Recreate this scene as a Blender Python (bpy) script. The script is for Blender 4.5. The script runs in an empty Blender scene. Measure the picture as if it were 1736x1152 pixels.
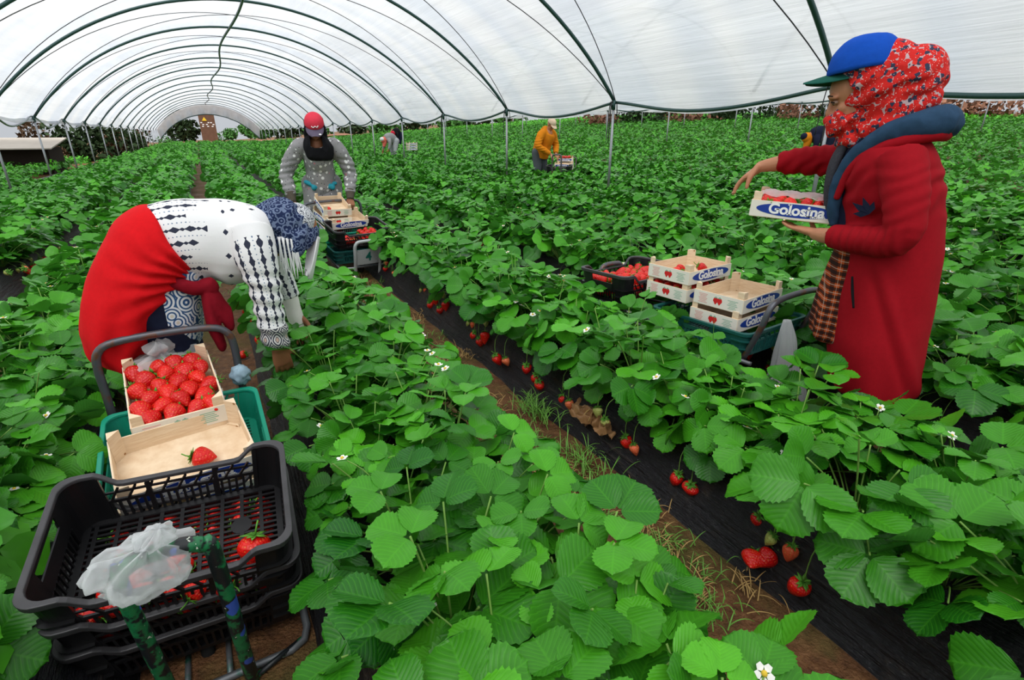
import bpy, bmesh, math, random
import numpy as np
from mathutils import Vector, Matrix, Quaternion, noise

SC = bpy.context.scene
COL = SC.collection
random.seed(7)
rng = np.random.default_rng(7)
PI = math.pi

# ------------------------------------------------------------------ camera
W_PX, H_PX, F_PX = 1736.0, 1152.0, 893.0
CAM_Z = 1.35
PITCH = math.atan(0.393)
HEAD = math.radians(29.06)
cam_data = bpy.data.cameras.new('camera')
cam = bpy.data.objects.new('camera', cam_data)
COL.objects.link(cam)
cam.location = (0, 0, CAM_Z)
cam.rotation_euler = (PI / 2 - PITCH, 0, -HEAD)
cam_data.sensor_fit = 'HORIZONTAL'
cam_data.sensor_width = 36.0
cam_data.lens = 36.0 * F_PX / W_PX
cam_data.clip_start = 0.05
cam_data.clip_end = 400
SC.camera = cam

# ------------------------------------------------------------------ sky, sun, exposure
world = bpy.data.worlds.new('overcast_sky')
SC.world = world
world.use_nodes = True
wn, wl = world.node_tree.nodes, world.node_tree.links
wn.clear()
w_out = wn.new('ShaderNodeOutputWorld')
w_bg = wn.new('ShaderNodeBackground')
w_tc = wn.new('ShaderNodeTexCoord')
w_sep = wn.new('ShaderNodeSeparateXYZ')
w_ramp = wn.new('ShaderNodeValToRGB')
w_ramp.color_ramp.elements[0].position = 0.0
w_ramp.color_ramp.elements[0].color = (0.58, 0.61, 0.65, 1)
w_ramp.color_ramp.elements[1].position = 0.75
w_ramp.color_ramp.elements[1].color = (1.0, 1.0, 1.0, 1)
wl.new(w_tc.outputs['Generated'], w_sep.inputs[0])
wl.new(w_sep.outputs['Z'], w_ramp.inputs[0])
wl.new(w_ramp.outputs[0], w_bg.inputs[0])
w_bg.inputs[1].default_value = 1.05
wl.new(w_bg.outputs[0], w_out.inputs[0])
sun_data = bpy.data.lights.new('sun', 'SUN')
sun_data.energy = 5.5
sun_data.angle = math.radians(35)
sun_data.color = (1.0, 0.98, 0.95)
sun = bpy.data.objects.new('sun', sun_data)
COL.objects.link(sun)
sun.location = (0, 0, 30)
sun.rotation_euler = (math.radians(25), math.radians(-18), 0)
SC.view_settings.view_transform = 'Standard'
SC.view_settings.look = 'None'
SC.view_settings.gamma = 1.0
SC.view_settings.use_curve_mapping = False
SC.view_settings.exposure = -0.17
SC.cycles.max_bounces = 10
SC.cycles.transparent_max_bounces = 16
SC.cycles.diffuse_bounces = 3
SC.cycles.transmission_bounces = 8
SC.cycles.use_denoising = True


# ------------------------------------------------------------------ helpers
def nrm(v):
    v = np.asarray(v, float)
    n = np.linalg.norm(v)
    return v / n if n > 1e-12 else v


def sstep(a, b, x):
    t = np.clip((x - a) / (b - a), 0, 1)
    return t * t * (3 - 2 * t)


def catmull(P, m):
    """dense Catmull-Rom samples of a list of vectors, m steps per span"""
    P = np.asarray(P, float)
    if len(P) < 3 or m <= 1:
        if m <= 1:
            return P
    out = []
    n = len(P)
    for i in range(n - 1):
        p0, p1, p2, p3 = P[max(i - 1, 0)], P[i], P[i + 1], P[min(i + 2, n - 1)]
        for k in range(m):
            t = k / m
            out.append(0.5 * ((2 * p1) + (-p0 + p2) * t + (2 * p0 - 5 * p1 + 4 * p2 - p3) * t * t
                              + (-p0 + 3 * p1 - 3 * p2 + p3) * t ** 3))
    out.append(P[-1])
    return np.array(out)


class MB:
    """collects shapes that become one mesh"""

    def __init__(self):
        self.v, self.f, self.uv = [], [], {}

    def add(self, verts, faces):
        o = len(self.v)
        self.v.extend([tuple(map(float, p)) for p in verts])
        self.f.extend([tuple(i + o for i in f) for f in faces])
        return o

    def box(self, c, s, rot=None):
        hx, hy, hz = s[0] / 2, s[1] / 2, s[2] / 2
        P = np.array([(x, y, z) for z in (-hz, hz) for y in (-hy, hy) for x in (-hx, hx)])
        if rot is not None:
            P = P @ np.array(rot).T
        P = P + np.array(c, float)
        self.add(P, [(0, 2, 3, 1), (4, 5, 7, 6), (0, 1, 5, 4), (2, 6, 7, 3), (0, 4, 6, 2), (1, 3, 7, 5)])

    def bar(self, a, b, w, h=None, up=(0, 0, 1)):
        """a box from a to b with section w x h"""
        a, b = np.array(a, float), np.array(b, float)
        h = h or w
        d = nrm(b - a)
        u = np.array(up, float)
        if abs(d @ u) > 0.98:
            u = np.array((1.0, 0, 0))
        s = nrm(np.cross(d, u))
        t = np.cross(s, d)
        P = [p + s * i * w / 2 + t * j * h / 2 for p in (a, b) for i, j in ((-1, -1), (1, -1), (1, 1), (-1, 1))]
        self.add(P, [(0, 1, 2, 3)[::-1], (4, 5, 6, 7), (0, 1, 5, 4), (1, 2, 6, 5), (2, 3, 7, 6), (3, 0, 4, 7)])

    def loft(self, rings, n=16, cap=True, closed=True):
        """rings: arrays of n points each"""
        base = len(self.v)
        for r in rings:
            self.v.extend([tuple(map(float, p)) for p in r])
        m = len(rings)
        for i in range(m - 1):
            for j in range(n if closed else n - 1):
                k = (j + 1) % n
                self.f.append((base + i * n + j, base + i * n + k, base + (i + 1) * n + k, base + (i + 1) * n + j))
        if cap and closed:
            for i, rev in ((0, True), (m - 1, False)):
                c = np.mean(np.array(rings[i]), axis=0)
                self.v.append(tuple(map(float, c)))
                ci = len(self.v) - 1
                for j in range(n):
                    k = (j + 1) % n
                    t = (base + i * n + j, base + i * n + k, ci)
                    self.f.append(t[::-1] if rev else t)

    def rings(self, spec, n=32, m=4, cap=True, warp=None):
        """spec: list of (cx,cy,cz, hx, hy[, tilt z at +x]) elliptical level rings, smoothed"""
        S = [tuple(s) + (0,) * (6 - len(s)) for s in spec]
        D = catmull(S, m)
        R = []
        for q, s in enumerate(D):
            th = np.arange(n) * 2 * PI / n
            x, y = np.cos(th), np.sin(th)
            r = np.ones(n) if warp is None else warp(th, q / (len(D) - 1))
            R.append(np.stack([s[0] + s[3] * x * r, s[1] + s[4] * y * r, s[2] + s[5] * x * r], 1))
        self.loft(R, n, cap)

    def tube(self, pts, rad, n=10, m=1, flat=1.0, cap=True, up=None, round_end=False):
        pts = np.asarray(pts, float)
        r = np.full(len(pts), rad) if np.isscalar(rad) else np.asarray(rad, float)
        if m > 1:
            D = catmull(np.concatenate([pts, r[:, None]], 1), m)
            pts, r = D[:, :3], D[:, 3]
        T = np.gradient(pts, axis=0)
        T = T / (np.linalg.norm(T, axis=1)[:, None] + 1e-12)
        u = np.array(up, float) if up is not None else np.array((0.0, 0, 1.0))
        if abs(T[0] @ u) > 0.95:
            u = np.array((1.0, 0, 0)) if up is None else np.array((0.0, 1.0, 0.2))
        s = nrm(np.cross(T[0], u))
        R = []
        th = np.arange(n) * 2 * PI / n
        P, Q, TT = list(pts), list(r), list(T)
        if round_end:
            a0, a1 = [], []
            for k in (0.95, 0.75, 0.4):
                c = math.sqrt(1 - k * k)
                a0.append((pts[0] - T[0] * r[0] * k, r[0] * c, T[0]))
                a1.insert(0, (pts[-1] + T[-1] * r[-1] * k, r[-1] * c, T[-1]))
            P = [a[0] for a in a0] + P + [a[0] for a in a1]
            Q = [a[1] for a in a0] + Q + [a[1] for a in a1]
            TT = [a[2] for a in a0] + TT + [a[2] for a in a1]
        for p, q, t in zip(P, Q, TT):
            s = nrm(s - t * (s @ t))
            b = np.cross(t, s)
            R.append(p + q * (np.cos(th)[:, None] * s + flat * np.sin(th)[:, None] * b))
        self.loft(R, n, cap)

    def ball(self, c, r, n=16, m=10, rot=None):
        r = (r, r, r) if np.isscalar(r) else r
        R = []
        for i in range(1, m):
            ph = PI * i / m
            th = np.arange(n) * 2 * PI / n
            P = np.stack([r[0] * np.sin(ph) * np.cos(th), r[1] * np.sin(ph) * np.sin(th),
                          np.full(n, -r[2] * np.cos(ph))], 1)
            if rot is not None:
                P = P @ np.array(rot).T
            R.append(P + np.array(c, float))
        self.loft(R, n, True)

    def lathe(self, prof, n=20, c=(0, 0, 0), cap=True):
        R = []
        th = np.arange(n) * 2 * PI / n
        for r, z in prof:
            R.append(np.stack([c[0] + r * np.cos(th), c[1] + r * np.sin(th), np.full(n, c[2] + z)], 1))
        self.loft(R, n, cap)

    def mesh(self, name, mat=None, smooth=True):
        me = bpy.data.meshes.new(name)
        me.from_pydata(self.v, [], self.f)
        me.update()
        if smooth:
            me.polygons.foreach_set('use_smooth', [True] * len(me.polygons))
        if mat:
            me.materials.append(mat)
        return me

    def build(self, name, mat, parent=None, smooth=True):
        return put(name, self.mesh(name, mat, smooth), parent)


def put(name, me, parent=None):
    o = bpy.data.objects.new(name, me)
    COL.objects.link(o)
    if parent:
        o.parent = parent
    return o


def np_mesh(name, V, Q, mat=None, smooth=True):
    """mesh from arrays: V (n,3), Q (m,k) all the same face size"""
    me = bpy.data.meshes.new(name)
    k = Q.shape[1]
    me.vertices.add(len(V))
    me.vertices.foreach_set('co', np.ascontiguousarray(V, np.float32).ravel())
    me.loops.add(len(Q) * k)
    me.loops.foreach_set('vertex_index', np.ascontiguousarray(Q, np.int32).ravel())
    me.polygons.add(len(Q))
    me.polygons.foreach_set('loop_start', np.arange(0, len(Q) * k, k, dtype=np.int32))
    me.polygons.foreach_set('loop_total', np.full(len(Q), k, np.int32))
    if smooth:
        me.polygons.foreach_set('use_smooth', np.ones(len(Q), bool))
    me.update(calc_edges=True)
    if mat:
        me.materials.append(mat)
    return me


def fuse(name, mb, voxel, it=4, mat=None, parent=None, factor=0.5, obj=True):
    """one continuous surface out of overlapping closed shapes"""
    o = mb.build('tmp_fuse', None)
    a = o.modifiers.new('r', 'REMESH')
    a.mode = 'VOXEL'
    a.voxel_size = voxel
    if it:
        b = o.modifiers.new('s', 'SMOOTH')
        b.factor = factor
        b.iterations = it
    dg = bpy.context.evaluated_depsgraph_get()
    me = bpy.data.meshes.new_from_object(o.evaluated_get(dg))
    old = o.data
    bpy.data.objects.remove(o)
    bpy.data.meshes.remove(old)
    me.name = name
    me.polygons.foreach_set('use_smooth', [True] * len(me.polygons))
    me.materials.clear()
    if mat:
        me.materials.append(mat)
    return put(name, me, parent) if obj else me


def coords(me):
    a = np.empty(len(me.vertices) * 3, np.float32)
    me.vertices.foreach_get('co', a)
    return a.reshape(-1, 3).astype(float)


def normals(me):
    a = np.empty(len(me.vertices) * 3, np.float32)
    me.vertices.foreach_get('normal', a)
    return a.reshape(-1, 3).astype(float)


def shift(me, fn):
    """move vertices along their normals by fn(co)"""
    c, n = coords(me), normals(me)
    c = c + n * fn(c)[:, None]
    me.vertices.foreach_set('co', c.astype(np.float32).ravel())
    me.update()


def drop_verts(me, mask):
    bm = bmesh.new()
    bm.from_mesh(me)
    bm.verts.ensure_lookup_table()
    bmesh.ops.delete(bm, geom=[bm.verts[i] for i in np.nonzero(mask)[0]], context='VERTS')
    bm.to_mesh(me)
    bm.free()


def axis_uv(me, axes):
    """UV = (length along, arc around) of whichever axis a vertex is relatively nearest to.
    axes: list of (polyline, radius, u offset)"""
    c = coords(me)
    best = np.full(len(c), 1e9)
    U = np.zeros((len(c), 2))
    for pl, rad, u0 in axes:
        P = catmull(np.asarray(pl, float), 6)
        L = 0.0
        for i in range(len(P) - 1):
            a, b = P[i], P[i + 1]
            d = b - a
            ll = np.linalg.norm(d)
            d = d / ll
            t = np.clip((c - a) @ d, 0, ll)
            r = c - a - t[:, None] * d
            dist = np.linalg.norm(r, axis=1) / rad
            h = nrm(np.cross(d, (0.13, 1, 0.05)))
            g = np.cross(d, h)
            ang = np.arctan2(r @ g, r @ h)
            k = dist < best
            U[k, 0] = u0 + L + t[k]
            U[k, 1] = ang[k] * rad
            best[k] = dist[k]
            L += ll
    lay = me.uv_layers.new(name='UVMap')
    li = np.empty(len(me.loops), np.int32)
    me.loops.foreach_get('vertex_index', li)
    lay.data.foreach_set('uv', U[li].astype(np.float32).ravel())


def thing(name, label, cat, loc=(0, 0, 0), rz=0.0, group=None):
    o = bpy.data.objects.new(name, None)
    o.empty_display_size = 0.1
    COL.objects.link(o)
    o.location = loc
    o.rotation_euler = (0, 0, rz)
    return tag(o, label, cat, group)


def tag(o, label, cat, group=None, kind=None):
    o['label'] = label
    o['category'] = cat
    if group:
        o['group'] = group
    if kind:
        o['kind'] = kind
    return o


def struct(o, label=None):
    o['kind'] = 'structure'
    if label:
        o['label'] = label
    return o


def dup(root, mat, label=None, group=None):
    """copy of a thing with copies of its parts and sub-parts (mesh data shared)"""
    r = root.copy()
    COL.objects.link(r)
    r.matrix_world = mat
    if label:
        r['label'] = label
    if group:
        r['group'] = group
    for ch in list(root.children):
        c = ch.copy()
        COL.objects.link(c)
        c.parent = r
        for g in list(ch.children):
            d = g.copy()
            COL.objects.link(d)
            d.parent = c
    return r


# terrain: flat under the tunnel, falling a little to the left, rising to the right
def ground_z(x, y):
    x = np.asarray(x, float)
    y = np.asarray(y, float)
    right = 0.040 * np.clip(x - 6.3, 0, 40) * (1 + 0.022 * np.clip(y, 0, 40))
    left = -0.13 * np.clip(-1.6 - x, 0, 3.0)
    return right + left


BEDS = [-5.0, -3.2, -2.0, -0.78, 0.45, 1.70, 2.95, 4.18, 5.38, 6.78, 8.03, 9.28]
POST_R, POST_L = 6.32, -3.75
HOOP_Y = [0.1 + 3.88 * k for k in range(-1, 19)]
# ------------------------------------------------------------------ materials
class NT:
    def __init__(self, name):
        self.m = bpy.data.materials.new(name)
        self.m.use_nodes = True
        self.t = self.m.node_tree
        self.t.nodes.clear()
        self.out = self.t.nodes.new('ShaderNodeOutputMaterial')

    def n(self, kind, **kw):
        d = self.t.nodes.new(kind)
        for k, v in kw.items():
            if k.startswith('i_'):
                d.inputs[k[2:].replace('_', ' ')].default_value = v
            else:
                setattr(d, k, v)
        return d

    def l(self, a, b):
        self.t.links.new(a, b)

    def math(self, op, a, b=None, c=None):
        d = self.n('ShaderNodeMath', operation=op)
        for i, v in enumerate((a, b, c)):
            if v is None:
                continue
            if isinstance(v, (int, float)):
                d.inputs[i].default_value = v
            else:
                self.l(v, d.inputs[i])
        return d.outputs[0]

    def mix(self, fac, a, b, blend='MIX'):
        d = self.n('ShaderNodeMix', data_type='RGBA', blend_type=blend)
        for s, v in ((d.inputs[0], fac), (d.inputs[6], a), (d.inputs[7], b)):
            if isinstance(v, (int, float)):
                s.default_value = v
            elif isinstance(v, tuple):
                s.default_value = v if len(v) == 4 else v + (1,)
            else:
                self.l(v, s)
        return d.outputs[2]

    def coord(self, which='Object', scale=(1, 1, 1)):
        tc = self.n('ShaderNodeTexCoord')
        mp = self.n('ShaderNodeMapping')
        mp.inputs['Scale'].default_value = scale
        self.l(tc.outputs[which], mp.inputs[0])
        return mp.outputs[0]

    def noise(self, vec, scale=5, detail=4, rough=0.55):
        d = self.n('ShaderNodeTexNoise')
        d.inputs['Scale'].default_value = scale
        d.inputs['Detail'].default_value = detail
        d.inputs['Roughness'].default_value = rough
        self.l(vec, d.inputs['Vector'])
        return d.outputs[0]

    def voro(self, vec, scale=5, feature='F1', out='Distance', rnd=1.0):
        d = self.n('ShaderNodeTexVoronoi', feature=feature)
        d.inputs['Scale'].default_value = scale
        d.inputs['Randomness'].default_value = rnd
        self.l(vec, d.inputs['Vector'])
        return d.outputs[out]

    def ramp(self, fac, stops):
        d = self.n('ShaderNodeValToRGB')
        e = d.color_ramp.elements
        while len(e) < len(stops):
            e.new(0.5)
        for q, (p, c) in zip(e, stops):
            q.position = p
            q.color = c if len(c) == 4 else tuple(c) + (1,)
        self.l(fac, d.inputs[0])
        return d.outputs[0]

    def bump(self, h, strength=0.3, dist=0.01):
        d = self.n('ShaderNodeBump')
        d.inputs['Strength'].default_value = strength
        d.inputs['Distance'].default_value = dist
        self.l(h, d.inputs['Height'])
        return d.outputs[0]

    def pbr(self, col, rough=0.6, spec=0.4, metal=0.0, normal=None, **kw):
        d = self.n('ShaderNodeBsdfPrincipled')
        for s, v in (('Base Color', col), ('Roughness', rough), ('Specular IOR Level', spec), ('Metallic', metal)):
            if isinstance(v, (int, float)):
                d.inputs[s].default_value = v
            elif isinstance(v, tuple):
                d.inputs[s].default_value = v if len(v) == 4 else v + (1,)
            else:
                self.l(v, d.inputs[s])
        if normal is not None:
            self.l(normal, d.inputs['Normal'])
        for k, v in kw.items():
            d.inputs[k.replace('_', ' ')].default_value = v
        return d.outputs[0]

    def done(self, sh):
        self.l(sh, self.out.inputs[0])
        return self.m


def simple(name, col, rough=0.6, spec=0.4, metal=0.0, var=0.15, nscale=20, bump=0.0, dist=0.003, **kw):
    t = NT(name)
    v = t.coord()
    nz = t.noise(v, nscale, 4)
    lo = tuple(c * (1 - var) for c in col)
    hi = tuple(min(1, c * (1 + var)) for c in col)
    c = t.mix(nz, lo, hi)
    nr = t.bump(t.noise(v, nscale * 3, 3), bump, dist) if bump else None
    return t.done(t.pbr(c, rough, spec, metal, nr, **kw))


def mat_leaf(name, dark, bright, back):
    t = NT(name)
    uv = t.n('ShaderNodeUVMap').outputs[0]
    sp = t.n('ShaderNodeSeparateXYZ')
    t.l(uv, sp.inputs[0])
    a = t.math('MULTIPLY', t.math('ABSOLUTE', t.math('SUBTRACT', sp.outputs[0], 0.5)), 2.0)
    q = t.math('SUBTRACT', t.math('MULTIPLY', sp.outputs[1], 9.0), t.math('MULTIPLY', a, 3.4))
    fr = t.math('ABSOLUTE', t.math('SUBTRACT', t.math('FRACT', q), 0.5))
    line = t.math('SUBTRACT', 1.0, t.math('MULTIPLY', fr, 7.0))
    line = t.math('MAXIMUM', line, t.math('SUBTRACT', 1.0, t.math('MULTIPLY', a, 14.0)))
    line = t.math('MAXIMUM', line, 0.0)
    at = t.n('ShaderNodeAttribute', attribute_name='tint')
    oi = t.n('ShaderNodeObjectInfo')
    tint = t.math('ADD', t.math('MULTIPLY', at.outputs['Fac'], 0.85), t.math('MULTIPLY', oi.outputs['Random'], 0.2))
    base = t.mix(tint, dark, bright)
    nz = t.noise(t.coord('Object'), 40, 3)
    base = t.mix(t.math('MULTIPLY', nz, 0.35), base, tuple(c * 0.55 for c in dark))
    base = t.mix(t.math('MULTIPLY', line, 0.15), base, tuple(min(1, c * 1.5) for c in bright))
    gm = t.n('ShaderNodeNewGeometry')
    base = t.mix(t.math('MULTIPLY', gm.outputs['Backfacing'], 0.75), base, back)
    nr = t.bump(fr, 0.22, 0.004)
    p = t.pbr(base, 0.36, 0.27, normal=nr)
    tr = t.n('ShaderNodeBsdfTranslucent')
    t.l(t.mix(0.5, base, tuple(min(1, c * 1.6) for c in bright)), tr.inputs[0])
    mx = t.n('ShaderNodeMixShader')
    mx.inputs[0].default_value = 0.11
    t.l(p, mx.inputs[1])
    t.l(tr.outputs[0], mx.inputs[2])
    return t.done(mx.outputs[0])


MT = {}
MT['leaf'] = mat_leaf('strawberry_leaf', (0.006, 0.095, 0.005), (0.105, 0.47, 0.018), (0.07, 0.27, 0.05))
MT['weedleaf'] = mat_leaf('weed_leaf', (0.05, 0.20, 0.03), (0.14, 0.38, 0.06), (0.16, 0.33, 0.12))
MT['dryleaf'] = mat_leaf('dry_leaf', (0.30, 0.15, 0.06), (0.62, 0.36, 0.17), (0.5, 0.3, 0.15))
MT['stem'] = simple('leaf_stalk', (0.17, 0.33, 0.06), 0.5, 0.3, var=0.3)
MT['calyx'] = simple('calyx_green', (0.10, 0.30, 0.03), 0.55, 0.3, var=0.4)
MT['petal'] = simple('petal_white', (0.85, 0.85, 0.80), 0.6, 0.2, var=0.04)
MT['pollen'] = simple('flower_yellow', (0.75, 0.52, 0.05), 0.7, 0.2, var=0.2, nscale=200)
MT['grass'] = simple('grass_blade', (0.12, 0.30, 0.04), 0.55, 0.3, var=0.5, nscale=3)
MT['straw'] = simple('dry_grass', (0.42, 0.27, 0.10), 0.8, 0.2, var=0.4, nscale=5)


def mat_berry(name, col, dark, seed):
    t = NT(name)
    v = t.coord('Object')
    d = t.voro(v, 150, 'F1', 'Distance', 0.35)
    sd = t.ramp(d, [(0.0, seed + (1,)), (0.16, seed + (1,)), (0.24, (0, 0, 0, 1))])
    oi = t.n('ShaderNodeObjectInfo')
    c = t.mix(oi.outputs['Random'], col, dark)
    c = t.mix(t.math('MULTIPLY', t.noise(v, 30, 2), 0.4), c, dark)
    k = t.math('LESS_THAN', d, 0.2)
    c = t.mix(k, c, seed)
    nr = t.bump(d, 0.6, 0.004)
    return t.done(t.pbr(c, 0.34, 0.38, normal=nr))


MT['berry'] = mat_berry('strawberry_red', (0.78, 0.014, 0.006), (0.55, 0.004, 0.005), (0.75, 0.22, 0.03))
MT['berry_half'] = mat_berry('strawberry_ripening', (0.80, 0.20, 0.08), (0.75, 0.08, 0.03), (0.6, 0.4, 0.1))
MT['berry_green'] = mat_berry('strawberry_unripe', (0.42, 0.50, 0.10), (0.50, 0.52, 0.16), (0.25, 0.20, 0.03))


def mat_soil():
    t = NT('red_brown_soil')
    v = t.coord('Object')
    n1 = t.noise(v, 1.6, 6, 0.65)
    n2 = t.noise(v, 22, 6, 0.7)
    c = t.ramp(n2, [(0.25, (0.055, 0.022, 0.009)), (0.5, (0.15, 0.062, 0.022)), (0.8, (0.30, 0.15, 0.06))])
    moss = t.ramp(n1, [(0.48, (0, 0, 0)), (0.62, (1, 1, 1))])
    c = t.mix(t.math('MULTIPLY', moss, 0.55), c, (0.085, 0.105, 0.02))
    nr = t.bump(t.math('ADD', n2, t.noise(v, 90, 4)), 0.9, 0.02)
    return t.done(t.pbr(c, t.ramp(n1, [(0.3, (0.35,) * 3), (0.6, (0.8,) * 3)]), 0.35, normal=nr))


def mat_mulch():
    t = NT('black_plastic_mulch')
    v = t.coord('Object', (9, 0.9, 9))
    v2 = t.coord('Object')
    n = t.noise(v, 3.0, 6, 0.65)
    n2 = t.noise(v2, 9, 6, 0.7)
    dust = t.ramp(n2, [(0.55, (0, 0, 0)), (0.85, (1, 1, 1))])
    c = t.mix(t.math('MULTIPLY', dust, 0.5), (0.010, 0.010, 0.013), (0.12, 0.085, 0.055))
    st = t.ramp(n, [(0.60, (0, 0, 0)), (0.72, (1, 1, 1))])
    c = t.mix(t.math('MULTIPLY', st, 0.16), c, (0.30, 0.24, 0.18))
    nr = t.bump(t.math('ADD', n, t.math('MULTIPLY', n2, 0.3)), 1.0, 0.05)
    return t.done(t.pbr(c, 0.38, 0.55, normal=nr))


def mat_film(name, tr=0.14, tint=(0.86, 0.87, 0.89)):
    t = NT(name)
    v = t.coord('Object', (1.2, 0.12, 1.2))
    v2 = t.coord('Object', (0.3, 0.05, 3.0))
    n = t.noise(v, 2.2, 5, 0.6)
    n2 = t.noise(v2, 5, 4, 0.6)
    c = t.mix(t.ramp(n, [(0.35, (0, 0, 0)), (0.7, (1, 1, 1))]), tuple(x * 0.86 for x in tint), tint)
    dirt = t.ramp(n2, [(0.62, (0, 0, 0)), (0.78, (1, 1, 1))])
    c = t.mix(t.math('MULTIPLY', dirt, 0.16), c, (0.70, 0.62, 0.50))
    band = t.noise(t.coord('Object', (0.02, 0.75, 0.02)), 1.0, 2, 0.5)
    c = t.mix(t.ramp(band, [(0.42, (0, 0, 0)), (0.60, (1, 1, 1))]), t.mix(1.0, c, (0.84, 0.88, 0.94), 'MULTIPLY'), c)
    nr = t.bump(t.math('ADD', n2, n), 0.25, 0.06)
    a = t.n('ShaderNodeBsdfTranslucent')
    b = t.n('ShaderNodeBsdfDiffuse')
    p = t.n('ShaderNodeBsdfTransparent')
    p.inputs[0].default_value = (0.97, 0.98, 1, 1)
    for s in (a, b):
        t.l(c, s.inputs[0])
        t.l(nr, s.inputs['Normal'])
    m1 = t.n('ShaderNodeMixShader')
    m1.inputs[0].default_value = 0.30
    t.l(a.outputs[0], m1.inputs[1])
    t.l(b.outputs[0], m1.inputs[2])
    m2 = t.n('ShaderNodeMixShader')
    m2.inputs[0].default_value = tr
    t.l(m1.outputs[0], m2.inputs[1])
    t.l(p.outputs[0], m2.inputs[2])
    return t.done(m2.outputs[0])


def mat_bag(name, tr=0.40):
    t = NT(name)
    v = t.coord('Object')
    n = t.noise(v, 25, 5, 0.6)
    nr = t.bump(n, 0.6, 0.01)
    a = t.n('ShaderNodeBsdfTranslucent')
    a.inputs[0].default_value = (0.9, 0.92, 0.93, 1)
    g = t.pbr((0.85, 0.87, 0.88), 0.22, 0.6, normal=nr)
    p = t.n('ShaderNodeBsdfTransparent')
    m1 = t.n('ShaderNodeMixShader')
    m1.inputs[0].default_value = 0.5
    t.l(a.outputs[0], m1.inputs[1])
    t.l(g, m1.inputs[2])
    m2 = t.n('ShaderNodeMixShader')
    lw = t.n('ShaderNodeLayerWeight')
    lw.inputs[0].default_value = 0.4
    t.l(t.math('MULTIPLY', t.math('SUBTRACT', 1.0, lw.outputs['Facing']), tr * 1.6), m2.inputs[0])
    t.l(m1.outputs[0], m2.inputs[1])
    t.l(p.outputs[0], m2.inputs[2])
    return t.done(m2.outputs[0])


def mat_wood():
    t = NT('pale_poplar_wood')
    v = t.coord('Object', (3, 3, 40))
    n = t.noise(v, 6, 5, 0.6)
    v2 = t.coord('Object')
    c = t.ramp(n, [(0.3, (0.70, 0.50, 0.31)), (0.6, (0.83, 0.66, 0.46)), (0.8, (0.88, 0.75, 0.57))])
    k = t.voro(v2, 9, 'F1', 'Distance')
    c = t.mix(t.math('LESS_THAN', k, 0.045), c, (0.35, 0.17, 0.06))
    return t.done(t.pbr(c, 0.7, 0.2, normal=t.bump(n, 0.15, 0.003)))


def mat_painted_tube():
    t = NT('chipped_green_paint')
    v = t.coord('Object')
    n = t.noise(v, 26, 4, 0.6)
    n2 = t.noise(v, 15, 2, 0.4)
    c = t.ramp(n, [(0.48, (0.010, 0.013, 0.015)), (0.52, (0.010, 0.13, 0.045)), (0.64, (0.012, 0.19, 0.06)), (0.68, (0.03, 0.05, 0.03))])
    c = t.mix(t.math('GREATER_THAN', n2, 0.64), c, (0.04, 0.10, 0.45))
    c = t.mix(t.math('GREATER_THAN', t.noise(v, 70, 2), 0.70), c, (0.55, 0.6, 0.5))
    return t.done(t.pbr(c, 0.4, 0.5, normal=t.bump(n, 0.4, 0.003)))


def mat_steel(name, col, rust, amount=0.5, metal=0.5, rough=0.45):
    t = NT(name)
    v = t.coord('Object')
    n = t.noise(v, 18, 5, 0.65)
    k = t.ramp(n, [(amount, (0, 0, 0)), (amount + 0.12, (1, 1, 1))])
    return t.done(t.pbr(t.mix(k, col, rust), rough, 0.5, metal, t.bump(n, 0.25, 0.003)))


MT['soil'] = mat_soil()
MT['mulch'] = mat_mulch()
MT['film'] = mat_film('tunnel_film', 0.26)
MT['film_end'] = mat_film('tunnel_film_end', 0.04, (0.78, 0.80, 0.80))
MT['bag'] = mat_bag('clear_plastic_bag')
MT['bagroll'] = mat_bag('plastic_bag_bundle', 0.30)
MT['wood'] = mat_wood()
MT['board'] = simple('white_printed_board', (0.80, 0.76, 0.66), 0.6, 0.3, var=0.06, nscale=14)
MT['paint'] = mat_painted_tube()
MT['handle'] = mat_steel('worn_cart_steel', (0.10, 0.105, 0.12), (0.16, 0.07, 0.04), 0.52, 0.6)
MT['rail'] = mat_steel('cart_rail_steel', (0.16, 0.17, 0.18), (0.02, 0.14, 0.10), 0.55, 0.5)
MT['galv'] = mat_steel('galvanised_steel', (0.34, 0.36, 0.38), (0.24, 0.22, 0.20), 0.58, 0.75, 0.5)
MT['hoop'] = mat_steel('green_hoop_steel', (0.030, 0.075, 0.070), (0.05, 0.07, 0.06), 0.6, 0.3, 0.4)
MT['cord'] = simple('dark_cord', (0.035, 0.035, 0.04), 0.7, 0.3)
MT['strap'] = simple('black_strap', (0.012, 0.012, 0.014), 0.5, 0.4)
MT['crate'] = simple('black_crate_plastic', (0.0060, 0.0060, 0.0070), 0.42, 0.38, var=0.4, nscale=9, bump=0.15)
MT['rim'] = simple('scuffed_crate_rim', (0.040, 0.039, 0.042), 0.5, 0.5, var=0.6, nscale=16, bump=0.2)
MT['teal'] = simple('green_crate_plastic', (0.008, 0.30, 0.185), 0.4, 0.5, var=0.2, nscale=9)
MT['dteal'] = simple('dark_green_crate_plastic', (0.010, 0.095, 0.085), 0.4, 0.5, var=0.25, nscale=9)
MT['blue_label'] = simple('label_blue', (0.012, 0.045, 0.30), 0.5, 0.3, var=0.08)
MT['white_ink'] = simple('label_white', (0.88, 0.88, 0.86), 0.5, 0.3, var=0.02)
MT['red_ink'] = simple('label_red', (0.62, 0.02, 0.02), 0.5, 0.3, var=0.05)
MT['pink_ink'] = simple('label_pink', (0.72, 0.34, 0.32), 0.5, 0.3, var=0.05)
MT['green_ink'] = simple('label_green', (0.25, 0.45, 0.33), 0.5, 0.3, var=0.05)
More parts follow.
